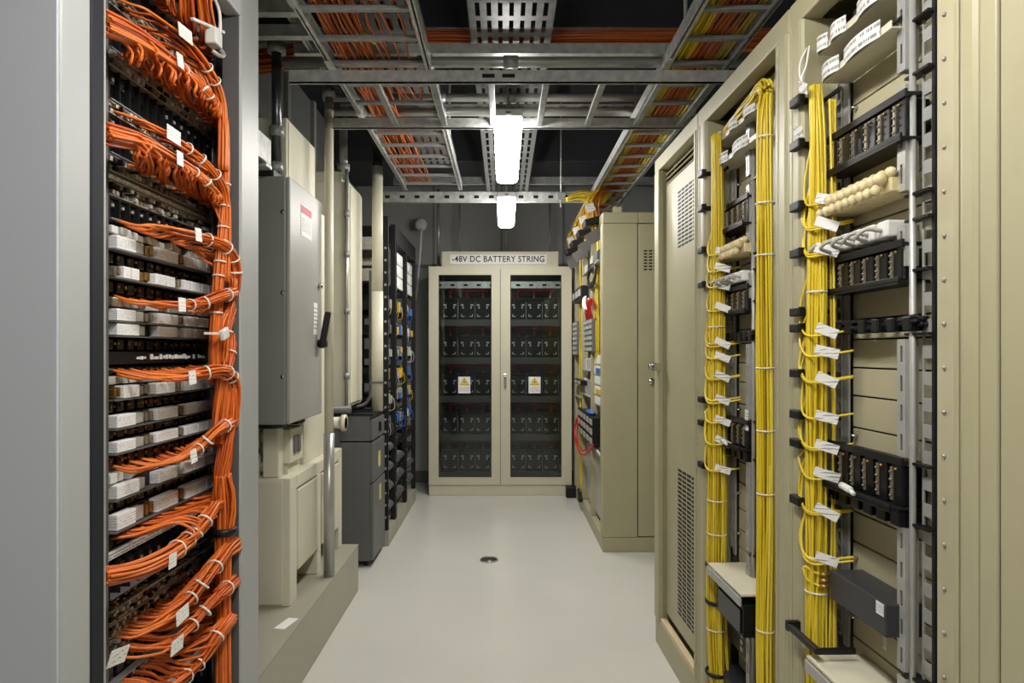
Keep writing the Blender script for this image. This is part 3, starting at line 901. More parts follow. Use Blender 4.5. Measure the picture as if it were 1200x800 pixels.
for z in (.382, .405, .428): part('socket', MB().box(.046, .0495, 2.075, 2.092, z - .007, z + .007), 'block_grey', q)
q = thing('patch_box', 'dark patch box at the very bottom of the far open frame', 'box', (.05, 2.05, .2), R)
part('body', MB().box(.02, .098, 1.9, 2.24, .16, .26), 'dark_box', q, bev=.003)
part('socket', MB().box(.016, .0195, 2.18, 2.21, .2, .22), 'block_grey', q)
q = thing('switch_plate', 'small dark toggle switch on a lower blank panel of the nearest open frame', 'switch', (.098, 1.5, .76), R)
part('plate', MB().box(.095, .0995, 1.497, 1.52, .757, .779), 'charcoal', q, bev=.001)
part('toggle', MB().cyl((.095, 1.508, .768), (.085, 1.508, .764), .004, 8), 'black', q)
single('rating_sticker', 'white printed sticker on a lower blank panel of the nearest open frame', 'sticker', MB().box(.0982, .0998, 1.405, 1.418, .692, .742), 'notice_print', (.099, 1.41, .69), R)
single('rating_sticker', 'white printed sticker hanging by the slotted rail of the far open frame', 'sticker', MB().box(.044, .046, 2.025, 2.05, 1.10, 1.165), 'notice_print', (.045, 2.04, 1.10), R)

# closed cabinet nearest on the right
y0, y1 = .2, 1.010
t = thing('closed_cabinet', 'plain closed beige cabinet at the right edge, nearest of the right row', 'cabinet', (0, y0, 0), R)
part('post', MB().box(-.004, .09, y1 - .036, y1, .0, 2.3), 'beige', t, bev=.004)
part('body', MB().box(.012, DEP, y0, y1 - .038, 0, 2.3), 'beige', t, bev=.004)
part('door', MB().box(-.004, .0115, y0 + .01, y1 - .042, .08, 2.26), 'beige', t, bev=.003)
# ------------------------------------------------------------------ far right cabinet row
t = thing('far_cabinet', 'tall beige cabinet with open cable side, between the vented cabinet and the battery cabinet', 'cabinet', (.669, 4.31, 0))
X0, X1, Y0, Y1, ZT = .669, 1.33, 4.31, 6.08, 2.29
part('end_panel', MB().box(X0, .902, Y0, Y0 + .02, .10, ZT - .075), 'beige', t, bev=.004)
part('corner_post', MB().box(X0 - .006, X0 + .05, Y0 + .003, Y0 + .08, .10, ZT - .075), 'beige', t, bev=.006)
part('top_cap', MB().box(X0, .908, Y0, Y1, ZT - .073, ZT), 'beige', t, bev=.004)
part('top_cap', MB().box(.911, X1, Y0, Y1, ZT - .073, ZT), 'beige', t, bev=.004)
part('base', MB().box(X0, X1, Y0, Y1, 0, .098), 'beige', t, bev=.004)
dr = part('door', MB().box(.908, X1, Y0 + .004, Y0 + .024, .105, ZT - .078), 'beige', t, bev=.003)
s0 = None
for i in range(7):
    for j in range(5):
        z = 2.03 - i * .021; x = .957 + j * .034
        if s0 is None: s0 = part('vent_slot', MB().box(x - .011, x + .011, Y0 + .0018, Y0 + .0032, z - .005, z + .005), 'black_matte', dr); p0 = (x, z)
        else: like(s0, dr, (x - p0[0], 0, z - p0[1]))
part('lock', MB().cyl((.995, Y0 + .004, 1.15), (.995, Y0 - .012, 1.15), .022, 16).cyl((.995, Y0 - .012, 1.15), (.995, Y0 - .018, 1.15), .014, 16), 'chrome', t)
part('back_panel', MB().box(X1 - .02, X1, Y0 + .03, Y1, .1, ZT - .075), 'beige', t)
part('far_panel', MB().box(X0, X1 - .02, Y1 - .02, Y1, .1, ZT - .075), 'beige', t)
part('partition', MB().box(.80, .81, Y0 + .03, Y1 - .02, .1, ZT - .075), 'beige_panel', t)
for y in (4.9, 5.45, 5.98):
    part('upright', MB().box(X0, X0 + .05, y - .02, y + .02, .1, ZT - .075), 'beige', t, bev=.003)
part('cross_brace', MB().cyl((X0 + .01, 4.4, .62), (X0 + .01, 6.0, .72), .011, 8), 'rail_grey', t)
part('vent_strip', MB().box(.74, .80, Y0 + .02, Y0 + .03, ZT + .0, ZT + .04), 'beige_panel', t)
rng = random.Random(11)
def small_shelf(lab, y0, y1, z, m, h):
    q = thing('equipment_shelf', lab, 'equipment shelf', (.66, y0, z), group='small shelves in the far cabinet')
    part('shelf', MB().box(.655, .795, y0, y1, z, z + .008), 'rail_grey', q, bev=.001)
    n = 5
    for i in range(n):
        y = y0 + (y1 - y0) * (i + .1) / n
        part('unit', MB().box(.668 + rng.uniform(0, .02), .79, y, y + (y1 - y0) * .8 / n, z + .0085, z + h * rng.uniform(.7, 1.0)), rng.choice(m), q, bev=.003)
    return q
small_shelf('shelf of grey and black units below the top of the far cabinet', 4.45, 5.35, 1.98, ['charcoal', 'black', 'block_grey'], .11)
small_shelf('shelf of white and grey units at the lower middle of the far cabinet', 4.9, 5.4, 1.0, ['block_grey', 'white_plastic', 'rail_grey'], .14)
small_shelf('shelf of mixed units at eye height in the far cabinet', 4.9, 5.4, 1.2, ['block_grey', 'white_plastic', 'wire_yellow', 'charcoal'], .12)
small_shelf('shelf of black units at the far end of the far cabinet', 5.5, 5.95, .95, ['charcoal', 'black'], .1)
def yb2(lab, path, n, rad, cr=.0042, m='yellow_cable', seg=40, tags=(), ties=()):
    return yellow_bundle(lab, path, n, rad, cr, tags, ties, fr=W, seg=seg, m=m, loops=False)
yb2('straight yellow cable bundle down the open side of the far beige cabinet', [(.70, 5.6, 2.2), (.695, 5.58, 1.6), (.695, 5.58, 1.0), (.70, 5.6, .12)], 20, .03, ties=(1.9, 1.5, 1.1, .5))
yb2('second yellow cable bundle deeper in the open side of the far beige cabinet', [(.71, 4.75, 2.2), (.705, 4.74, 1.8), (.70, 4.72, 1.5), (.71, 4.75, 1.2)], 12, [.02, .03, .03, .02])
for i, (px, py, Y) in enumerate(((697, 262, 4.55), (689, 268, 4.95), (679, 280, 5.4), (669, 292, 5.85))):
    nm = ['nearest', 'second nearest', 'second farthest', 'farthest'][i]
    q = thing('cable_waterfall', 'black outlet with cables dropping from the right ladder, %s of four' % nm, 'cable outlet', (.68, Y, 2.3), group='cable outlets over the far cabinet')
    mb = MB()
    strands(mb, [(.74, Y + .05, 2.525), (.70, Y + .02, 2.50), (.64, Y, 2.42), (.635, Y, 2.34), (.66, Y, 2.24), (.69, Y + .02, 2.15)], 16, [.03, .04, .05, .05, .04, .02], .0045, rng, seg=26, wig=.5)
    part('cables', mb, 'mixed_yellow', q, kind='stuff')
    part('bell_mouth', MB().obox((.645, Y, 2.27), (.075, 0, .018), (0, .085, 0), (-.005, 0, .022)), 'black', q, bev=.006)
    part('label_tag', MB().obox((.61, Y - .06, 2.36), (.028, 0, .012), (-.01, 0, .026), (0, .001, 0)), 'tag_print', q)
    part('side_plate', MB().obox((.64, Y - .06, 2.16), (.05, 0, .03), (0, .006, 0), (-.02, 0, .035)), 'charcoal', q, bev=.002)
def tblock(lab, x0, x1, y0, y1, z0, z1, ny, nz, m='charcoal'):
    q = thing('terminal_block', lab, 'terminal block', (x0, y0, z0), group='dark blocks in the far cabinet')
    part('body', MB().box(x0, x1, y0, y1, z0, z1), m, q, bev=.003)
    s0 = None
    for i in range(nz):
        for j in range(ny):
            y = y0 + (y1 - y0) * (j + .5) / ny; z = z0 + (z1 - z0) * (i + .5) / nz
            h = (z1 - z0) / nz * .28; w = (y1 - y0) / ny * .3
            if s0 is None: s0 = part('terminal', MB().box(x0 - .006, x0 - .0005, y - w, y + w, z - h, z + h), 'block_grey', q); p0 = (y, z)
            else: like(s0, q, (0, y - p0[0], z - p0[1]))
    return q
tblock('dark terminal block on the far upright of the open cabinet side', .645, .70, 5.62, 5.95, 1.32, 1.62, 3, 7)
tblock('dark terminal block in the middle of the open cabinet side, below red wires', .655, .71, 4.72, 5.2, 1.35, 1.60, 3, 6)
tblock('large black cabled unit low in the open cabinet side, above the red loop', .645, .73, 4.62, 5.55, .66, .87, 5, 3, 'black')
tblock('black cable clamp block at the top of the straight yellow bundle', .62, .68, 5.1, 5.75, 1.78, 1.88, 3, 1, 'black')
tblock('black clamp half way down the straight yellow bundle', .63, .68, 5.2, 5.7, 1.075, 1.115, 2, 1, 'black')
single('blue_pouch', 'crumpled blue cloth on the large black cabled unit', 'cloth', MB().sphere((.675, 4.95, .885), .07, 10, 6, (.5, 2.2, .28)), 'blue', (.675, 4.95, .87))
q = thing('drawer_unit', 'small grey unit of clear drawers in the open side of the far cabinet', 'drawer unit', (.69, 4.5, .95))
part('body', MB().box(.70, .79, 4.42, 4.85, .95, 1.33), 'block_grey', q, bev=.003)
for i in range(5): part('drawer', MB().box(.688, .6995, 4.43, 4.84, .96 + i * .075, 1.02 + i * .075), 'white_plastic', q, bev=.003)
part('colour_card', MB().box(.684, .6875, 4.5, 4.75, 1.19, 1.23), 'blue', q)
part('colour_card', MB().box(.684, .6875, 4.5, 4.75, 1.04, 1.08), 'yellow_plug', q)
single('cover_panel', 'grey blank cover panel low in the open side of the far cabinet', 'panel', MB().box(.70, .71, 4.42, 5.35, .14, .62), 'block_grey', (.70, 4.9, .14), bev=.002)
def wires(lab, paths, r, m):
    mb = MB()
    for p in paths: mb.tube(catmull(p, 22), r, 6)
    return single('wire_loop', lab, 'wires', mb, m, paths[0][0])
wires('red wire loop hanging below the large black cabled unit', [[(.64, 5.5, .80), (.61, 5.5, .66), (.61, 5.2, .55), (.62, 4.9, .56), (.64, 4.6, .66)], [(.64, 5.45, .78), (.62, 5.4, .62), (.62, 5.1, .57), (.63, 4.8, .62), (.645, 4.6, .68)]], .007, 'red')
wires('tangle of red wires above the middle terminal block of the far cabinet', [[(.66, 4.75 + .08 * k, 1.60), (.64, 4.72 + .07 * k, 1.68), (.65, 4.68 + .05 * k, 1.74), (.67, 4.66 + .03 * k, 1.65 + .02 * k)] for k in range(5)], .006, 'red')
wires('tangle of white wires beside the red wires of the far cabinet', [[(.66, 4.9 + .06 * k, 1.64), (.63, 4.92 + .05 * k, 1.71), (.64, 4.97 + .04 * k, 1.78), (.67, 5.02, 1.70 + .02 * k)] for k in range(4)], .006, 'white')
wires('coil of black cable in the upper open side of the far cabinet', [[(.66, 4.8 + .22 * math.cos(a), 1.9 + .07 * math.sin(a) + .012 * k) for a in np.linspace(0, 6.2, 9)] for k in range(4)], .007, 'black')
single('support_bracket', 'black rubber cable foot on the floor at the far end of the open cabinet', 'bracket',
       MB().obox((.63, 5.95, .05), (.05, 0, .0), (0, .05, 0), (0, 0, .05)).obox((.67, 5.6, .10), (.02, .2, 0), (-.02, .002, 0), (0, 0, .02)), 'black', (.63, 5.95, 0), bev=.01)

# ------------------------------------------------------------------ battery cabinet
BY = 6.0
def bx(px): return (px - VX) * BY / F
def bzz(py): return EYE + (VY - py) * BY / F
BX0, BX1, BT = bx(502.5), bx(670), bzz(312)
t = thing('battery_cabinet', 'beige two-door battery cabinet with glass doors at the end of the aisle', 'cabinet', ((BX0 + BX1) / 2, BY, 0))
D1 = 6.5
part('base', MB().box(BX0, BX1, BY + .01, D1, 0, .1), 'battery_frame', t, bev=.004)
part('side_panel', MB().box(BX0, BX0 + .02, BY + .03, D1, .1, BT), 'battery_frame', t)
part('side_panel', MB().box(BX1 - .02, BX1, BY + .03, D1, .1, BT), 'battery_frame', t)
part('top_panel', MB().box(BX0 + .02, BX1 - .02, BY + .03, D1, BT - .02, BT), 'battery_frame', t)
part('back_panel', MB().box(BX0 + .02, BX1 - .02, D1 - .02, D1, .1, BT - .02), 'charcoal', t)
part('centre_post', MB().box(-.04, -.005, BY + .04, BY + .08, .1, BT - .02), 'charcoal', t)
XM = bx(586.3)
zg0, zg1 = bzz(559), bzz(322)
for a, b, ga, gb, nm in ((BX0, XM - .003, bx(514), bx(576), 'left'), (XM + .003, BX1, bx(598), bx(658), 'right')):
    d = part('door', MB().box(a, ga, BY, BY + .03, .103, BT).box(gb, b, BY, BY + .03, .103, BT).box(ga, gb, BY, BY + .03, .103, zg0).box(ga, gb, BY, BY + .03, zg1, BT), 'battery_frame', t)
    part('glass_pane', MB().box(ga - .004, gb + .004, BY + .012, BY + .017, zg0 - .004, zg1 + .004), 'glass', d, base=t.name)
    part('gasket', MB().box(ga, ga + .006, BY + .006, BY + .011, zg0, zg1).box(gb - .006, gb, BY + .006, BY + .011, zg0, zg1).box(ga, gb, BY + .006, BY + .011, zg0, zg0 + .006).box(ga, gb, BY + .006, BY + .011, zg1 - .006, zg1), 'black', d, base=t.name)
    if nm == 'right':
        part('handle', MB().box(bx(590.5), bx(593.5), BY - .012, BY, bzz(455), bzz(438)).cyl((bx(592), BY - .012, bzz(441)), (bx(592), BY - .02, bzz(441)), .011, 10), 'chrome', d, base=t.name, bev=.002)
sh_z = [1.654, 1.294, .93, .566, .21]
for i, z in enumerate(sh_z):
    part('shelf', MB().box(BX0 + .03, BX1 - .03, BY + .08, D1 - .03, z - .02, z), 'galv_dark', t)
    part('shelf_front', MB().box(BX0 + .03, BX1 - .03, BY + .07, BY + .08, z - .06, z + .002), 'charcoal', t)
part('shelf_front', MB().box(BX0 + .03, BX1 - .03, BY + .1, BY + .11, 1.955, 2.02), 'galv', t)
for i in range(10):
    x = BX0 + .09 + i * .125
    part('slot', MB().box(x - .02, x + .02, BY + .0985, BY + .0995, 1.975, 1.995), 'black_matte', t)
sg = part('sign_box', MB().box(bx(517), bx(655), BY + .05, BY + .2, BT + .0, bzz(293.5)), 'battery_frame', t, bev=.004)
part('sign_plate', MB().box(bx(527), bx(641), BY + .045, BY + .05, bzz(308.5), bzz(297.5)), 'white', sg, base=t.name)
b = BASE[t.name]
text_part('lettering', '-48V DC BATTERY STRING', .080, sg, (bx(584) - b[0], BY + .0442 - b[1], bzz(302.9) - b[2]), (math.pi / 2, 0, 0), 'ink', .0014, sx=.865)

# one battery, then copies
def make_battery(x, z):
    q = thing('battery', 'x', 'battery', (x, BY + .12, z), group='black batteries in the glass-door cabinet')
    y = BY + .12
    w, h = .073, .212
    part('case', MB().box(x - w, x + w, y, y + .28, z, z + h - .02), 'black_matte', q, bev=.006)
    part('lid', MB().box(x - w + .004, x + w - .004, y + .004, y + .276, z + h - .019, z + h), 'black', q, bev=.004)
    mk = MB()
    for sx in (-1, 1):
        mk.box(x + sx * .052 - .004, x + sx * .052 + .004, y - .002, y - .0005, z + .03, z + .055)
        mk.box(x + sx * .052 - sx * .028, x + sx * .052, y - .002, y - .0005, z + .03, z + .037)
        mk.box(x + sx * .046 - .013, x + sx * .046 + .013, y - .002, y - .0005, z + .135, z + .15)
        mk.box(x + sx * .038 - .006, x + sx * .038 + .006, y - .002, y - .0005, z + .108, z + .13)
    part('corner_marks', mk, 'white', q)
    part('terminal', MB().cyl((x - .0, y + .05, z + h), (x, y + .05, z + h + .02), .011, 10), 'brass', q)
    part('handle', MB().box(x + .0735, x + .079, y + .01, y + .03, z + .02, z + .17), 'rail_grey', q)
    return q
cxs = [bx(v) + .004 for v in (525.5, 546, 565)] + [bx(v) + .004 for v in (607, 626.5, 646)]
rows = ['top', 'second', 'middle', 'fourth', 'bottom']
pos = ['left', 'middle', 'right']
pb = make_battery(cxs[0], sh_z[0])
for i, z in enumerate(sh_z):
    for j, x in enumerate(cxs):
        lab = 'black battery on the %s shelf behind the %s glass door, %s of three' % (rows[i], 'left' if j < 3 else 'right', pos[j % 3])
        if i == 0 and j == 0: pb['label'] = lab
        else: copy_tree(pb, (x, BY + .12, z), lab)
for i, z in enumerate(sh_z):
    for side in (0, 1):
        xs = cxs[side * 3: side * 3 + 3]
        zt = z + .212 + .02
        q = thing('jumper_cable', 'red jumper cable over the three batteries on the %s shelf behind the %s glass door' % (rows[i], 'left' if side == 0 else 'right'), 'cable', (xs[1], BY + .17, zt), group='red battery jumper cables')
        part('main_lead', MB().tube(catmull([(xs[0] - .02, BY + .16, zt + .05), (xs[0] + .03, BY + .15, zt + .057), (xs[1], BY + .155, zt + .052), (xs[2] - .03, BY + .15, zt + .058), (xs[2] + .05, BY + .16, zt + .052)], 24), .011, 7), 'red', q)
        for x in xs:
            part('drop_lead', MB().tube(catmull([(x + .03, BY + .152, zt + .055), (x + .004, BY + .152, zt + .045), (x, BY + .16, zt + .02), (x, BY + .17, zt - .004)], 12), .010, 7), 'red', q)
for px, nm in ((544, 'left'), (626.5, 'right')):
    x = bx(px); z = bzz(451)
    q = thing('warning_sign', 'white warning sign with a yellow electric hazard triangle on the %s glass door' % nm, 'sign', (x, BY + .01, z), group='warning signs on the glass doors')
    y = BY + .0105
    part('plate', MB().box(x - .056, x + .056, y - .001, y + .0005, z - .078, z + .078), 'white', q)
    part('triangle_border', MB().poly([(x - .043, y - .0015, z - .002), (x + .043, y - .0015, z - .002), (x, y - .0015, z + .070)], (0, -.0008, 0)), 'ink', q)
    part('triangle', MB().poly([(x - .036, y - .0025, z + .002), (x + .036, y - .0025, z + .002), (x, y - .0025, z + .062)], (0, -.0006, 0)), 'yellow_warn', q)
    part('lightning_bolt', MB().poly([(x + .004, y - .0033, z + .046), (x - .010, y - .0033, z + .026), (x - .001, y - .0033, z + .026), (x - .004, y - .0033, z + .006), (x + .010, y - .0033, z + .031), (x + .001, y - .0033, z + .031)], (0, -.0006, 0)), 'ink', q)
    part('small_print', MB().box(x - .048, x + .048, y - .0018, y - .0012, z - .07, z - .010), 'notice_print', q)
# ------------------------------------------------------------------ left: plinth and the power equipment on it
rng = random.Random(21)
PZ = .263
t = thing('equipment_plinth', 'grey-beige floor plinth under the cream power unit on the left', 'plinth', (-.82, 2.7, 0))
part('body', MB().box(-1.48, -.82, 1.93, 3.616, 0, PZ - .004), 'plinth_grey', t, bev=.004)
part('top_plate', MB().box(-1.48, -.818, 1.93, 3.618, PZ - .004, PZ), 'plinth_grey', t, bev=.001)
single('floor_sticker', 'small torn white sticker on top of the grey plinth', 'sticker', MB().obox((-.868, 2.56, PZ + .0008), (.012, .05, 0), (.022, -.004, 0), (0, 0, .0006)), 'tag_print', (-.868, 2.56, PZ))

t = thing('power_unit', 'cream floor-standing power unit with textured front panels on the grey plinth', 'power unit', (-.909, 3.1, PZ))
CX, C0, C1, CT = -.909, 2.727, 3.60, .81
part('frame', MB().box(-1.45, CX, C0, C0 + .09, PZ, CT).box(-1.45, CX, C1 - .07, C1, PZ, CT).box(-1.45, CX, C0 + .09, C1 - .07, CT - .06, CT)
     .box(-1.45, CX, C0 + .40, C0 + .46, PZ, CT - .06), 'cream', t, bev=.004)
part('core', MB().box(-1.45, CX - .05, C0 + .09, C1 - .07, PZ + .11, CT - .06), 'cream', t)
for a, b in ((C0 + .1, C0 + .40), (C0 + .47, C1 - .08)):
    part('front_panel', MB().box(CX - .05, CX + .004, a, b, PZ + .125, CT - .07), 'cream_tray', t, bev=.004)
part('end_plate', MB().box(-1.42, CX - .03, C0 - .006, C0, PZ + .01, CT - .01), 'cream', t, bev=.002)

t = thing('pull_box', 'tall cream enclosure behind the grey switch cabinet, reaching above it', 'enclosure', (-.955, 3.0, CT))
part('lower_body', MB().box(-1.45, -.955, 3.065, 3.55, CT + .001, 2.075), 'cream', t, bev=.004)
part('upper_box', MB().box(-1.48, -.948, 2.80, 3.22, 2.08, 2.375), 'cream', t, bev=.006)
part('upper_cover', MB().box(-.948, -.943, 2.815, 3.205, 2.095, 2.36), 'cream', t, bev=.003)

t = thing('switch_cabinet', 'grey steel switch cabinet with a black lever and a red and white notice', 'switch cabinet', (-.87, 2.62, 1.05))
SX, S0, S1, SB, ST = -.868, 2.605, 3.055, 1.052, 2.066
part('body', MB().box(-1.25, SX - .018, S0, S1, SB, ST), 'steel_grey', t, bev=.006)
part('front_door', MB().box(SX - .018, SX, S0 - .002, S1 + .002, SB + .004, ST - .004), 'steel_grey_face', t, bev=.005)
for z in (1.92, 1.59, 1.25):
    part('screw', MB().cyl((SX - .03, S0, z), (SX - .03, S0 - .006, z), .008, 10), 'chrome', t)
nt_ = part('notice', MB().box(SX, SX + .0015, 2.74, 2.89, 1.85, 1.985), 'white', t)
part('notice_header', MB().box(SX + .0016, SX + .0022, 2.743, 2.887, 1.948, 1.981), 'red_label', nt_, base=t.name)
part('notice_text', MB().box(SX + .0016, SX + .0022, 2.75, 2.88, 1.858, 1.94), 'notice_print', nt_, base=t.name)
part('sticker', MB().box(SX, SX + .0015, 2.925, 2.98, 1.43, 1.575), 'notice_print', t)
lv = part('lever', MB().obox((SX + .035, 2.985, 1.452), (.012, .012, .085), (.012, -.004, -.001), (.004, .012, 0)), 'black', t, bev=.006)
part('lever_hub', MB().cyl((SX, 3.0, 1.39), (SX + .04, 3.0, 1.39), .018, 12), 'black', lv, base=t.name)
part('lock_screw', MB().cyl((SX, 3.01, 1.66), (SX + .015, 3.01, 1.66), .012, 10), 'chrome', t)
part('bottom_gland', MB().cyl((-1.0, 2.78, SB), (-1.0, 2.78, SB - .03), .06, 16).box(-1.02, -.93, 2.9, 3.0, SB - .03, SB), 'black', t)
part('top_gland', MB().box(-1.02, -.94, 2.62, 2.74, ST, ST + .035), 'black', t, bev=.004)

q = thing('breaker_box', 'small cream breaker box with black switches below the grey cabinet', 'box', (-.98, 2.8, .83))
part('body', MB().box(-1.04, -.93, 2.80, 2.97, .86, 1.01), 'cream', q, bev=.005)
for y in (2.83, 2.885): part('switch', MB().box(-.93, -.922, y, y + .035, .90, .975), 'charcoal', q, bev=.002)
part('stand', MB().box(-1.03, -.95, 2.82, 2.98, CT, .86), 'cream', q)
for i, (z0, lab) in enumerate(((.98, 'cream cable gland with a flange below the grey cabinet, the upper of two'), (.845, 'cream cable gland with a flange below the grey cabinet, the lower of two'))):
    q = thing('cable_gland', lab, 'pipe fitting', (-1.1, 2.82, z0), group='cream cable glands')
    part('barrel', MB().cyl((-1.3, 2.82, z0), (-1.09, 2.82, z0), .042, 14), 'cream', q)
    part('flange', MB().cyl((-1.10, 2.82, z0), (-1.065, 2.82, z0), .056, 14), 'cream', q)
    part('nut', MB().cyl((-1.065, 2.82, z0), (-1.03, 2.82, z0), .03, 6), 'cream', q)
single('riser_block', 'cream upright block between the cable glands and the breaker box', 'block', MB().box(-1.03, -.96, 2.735, 2.80, CT + .001, 1.045), 'cream', (-1.0, 2.77, CT), bev=.006)
q = thing('pipe_bracket', 'galvanised angle bracket sticking out above the grey cabinet', 'bracket', (-.95, 2.5, 2.1))
part('angle', MB().box(-1.5, -.925, 2.50, 2.56, 2.075, 2.09).box(-.94, -.925, 2.35, 2.56, 2.09, 2.19).box(-1.5, -.925, 2.545, 2.56, 2.09, 2.19), 'galv', q, bev=.002)

def vpipe(lab, x, y, z0, z1, r, m, coll=(), name='vertical_pipe'):
    q = thing(name, lab, 'pipe', (x, y, z0), group='vertical pipes on the left')
    part('tube', MB().cyl((x, y, z0), (x, y, z1), r, 16), m, q)
    for z, k in coll:
        part('collar', MB().cyl((x, y, z - .02), (x, y, z + .02), r * k, 16), 'galv_dark', q)
    return q
vpipe('dark steel pipe with a flange rising from the grey switch cabinet', -.95, 2.68, ST + .036, 2.72, .02, 'pipe_dark', ((2.62, 1.9), (2.27, 1.5), (2.12, 1.35)))
q = vpipe('tall pipe standing on the plinth beside the grey cabinet, bare steel below', -.845, 3.10, PZ + .001, 2.66, .0205, 'pipe', ((2.6, 1.5),))
part('sleeve', MB().cyl((-.845, 3.10, .90), (-.845, 3.10, 2.55), .0215, 16), 'cream_tray', q, label='cream sleeve')
part('bare_section', MB().cyl((-.845, 3.10, PZ + .001), (-.845, 3.10, .955), .026, 16), 'pipe', q)
vpipe('thin steel conduit on the corner of the second cream cabinet', -.965, 3.9385, 1.02, 2.47, .011, 'pipe', ((2.2, 1.6), (1.95, 1.6), (1.6, 1.6), (1.2, 1.6)))
vpipe('polished steel pipe behind the top of the second cream cabinet', -1.0, 4.0, 2.42, 2.85, .026, 'pipe', ((2.5, 1.5),))

t = thing('second_cabinet', 'tall cream wall cabinet between the grey switch cabinet and the cream duct', 'cabinet', (-.955, 3.95, 1.0))
part('body', MB().box(-1.45, -.955, 3.95, 4.30, 1.01, 2.40), 'cream', t, bev=.006)
part('door', MB().box(-.955, -.945, 3.97, 4.28, 1.03, 2.38), 'cream', t, bev=.004)
part('top_box', MB().box(-1.40, -1.0, 3.97, 4.15, 2.402, 2.47), 'cream', t, bev=.006)
t = thing('panel_board', 'cream wall panel with a printed label behind the cream duct', 'panel', (-.98, 4.4, 1.0))
part('body', MB().box(-1.45, -.98, 4.32, 4.435, 1.01, 2.0), 'cream_tray', t, bev=.006)
part('upper_body', MB().box(-1.45, -1.0, 4.32, 4.435, 2.005, 2.3), 'cream', t, bev=.006)
part('label', MB().box(-.98, -.9785, 4.34, 4.425, 1.66, 1.9), 'notice_print', t)
t = thing('cream_duct', 'round-edged cream vertical duct with a black top elbow in front of the black racks', 'duct', (-.835, 4.24, 1.0))
part('upper_duct', MB().cyl((-.835, 4.24, 1.75), (-.835, 4.24, 2.575), .036, 16), 'cream', t)
part('lower_duct', MB().cyl((-.835, 4.24, .958), (-.835, 4.24, 1.748), .038, 16), 'cream', t)
part('clip', MB().box(-.878, -.79, 4.2, 4.21, 1.14, 1.155), 'charcoal', t)
part('elbow', MB().tube(catmull([(-.835, 4.24, 2.57), (-.835, 4.24, 2.68), (-.86, 4.2, 2.74), (-.93, 4.1, 2.79), (-1.02, 3.98, 2.84)], 14), .035, 12), 'black_matte', t)
q = thing('conduit_elbow', 'grey bent conduit at the bottom of the second cream cabinet', 'pipe', (-.9, 4.32, 1.0))
part('tube', MB().tube(catmull([(-.90, 4.34, 1.9), (-.90, 4.34, 1.3), (-.90, 4.34, 1.10), (-.905, 4.31, 1.035), (-.95, 4.27, .99), (-1.1, 4.2, .985)], 24), .012, 8), 'charcoal', q)
q = thing('valve_block', 'cream junction fitting beside the top of the charcoal cabinets', 'pipe fitting', (-.95, 3.7, .9))
part('body', MB().cyl((-1.5, 3.78, .93), (-.93, 3.78, .93), .035, 14), 'cream', q)
part('flange', MB().cyl((-.955, 3.78, .93), (-.93, 3.78, .93), .05, 14), 'cream', q)
part('stem', MB().cyl((-.99, 3.78, .80), (-.99, 3.78, .9), .022, 12), 'charcoal', q)
single('cable_pipe', 'horizontal charcoal pipe entering the top of the charcoal cabinets', 'pipe', MB().cyl((-1.5, 3.86, 1.0), (-.92, 3.86, 1.0), .022, 10), 'charcoal', (-1.1, 3.86, 1.0))

for nm, z0, z1, lab in (('upper', .79, .952, 'low charcoal steel box stacked on the charcoal floor cabinet'), ('lower', .04, .782, 'tall charcoal steel floor cabinet beside the plinth, on castors')):
    t = thing('charcoal_cabinet', lab, 'cabinet', (-.82, 4.0, z0))
    part('body', MB().box(-1.42, -.836, 4.0, 4.40, z0, z1), 'charcoal', t, bev=.005)
    if nm == 'upper':
        part('front', MB().box(-.836, -.818, 4.004, 4.396, z0 + .004, z1 - .03), 'charcoal', t, bev=.004)
        part('latch', MB().box(-.818, -.806, 4.2, 4.24, z0 + .04, z0 + .1), 'black', t, bev=.002)
        part('top_rim', MB().box(-1.43, -.812, 3.995, 4.405, z1, z1 + .008), 'black', t)
    else:
        part('upper_door', MB().box(-.836, -.816, 4.004, 4.396, .53, z1 - .004), 'charcoal', t, bev=.004)
        part('lower_door', MB().box(-.836, -.814, 4.004, 4.396, z0 + .004, .52), 'charcoal', t, bev=.004)
        part('label', MB().box(-.8158, -.8145, 4.17, 4.24, .60, .70), 'label_yellow', t)
        part('label', MB().box(-.8138, -.8125, 4.19, 4.25, .38, .48), 'label_yellow', t)
        for x in (-1.35, -.87):
            for y in (4.05, 4.35): part('castor', MB().cyl((x - .015, y, .02), (x + .015, y, .02), .02, 12), 'black', t)

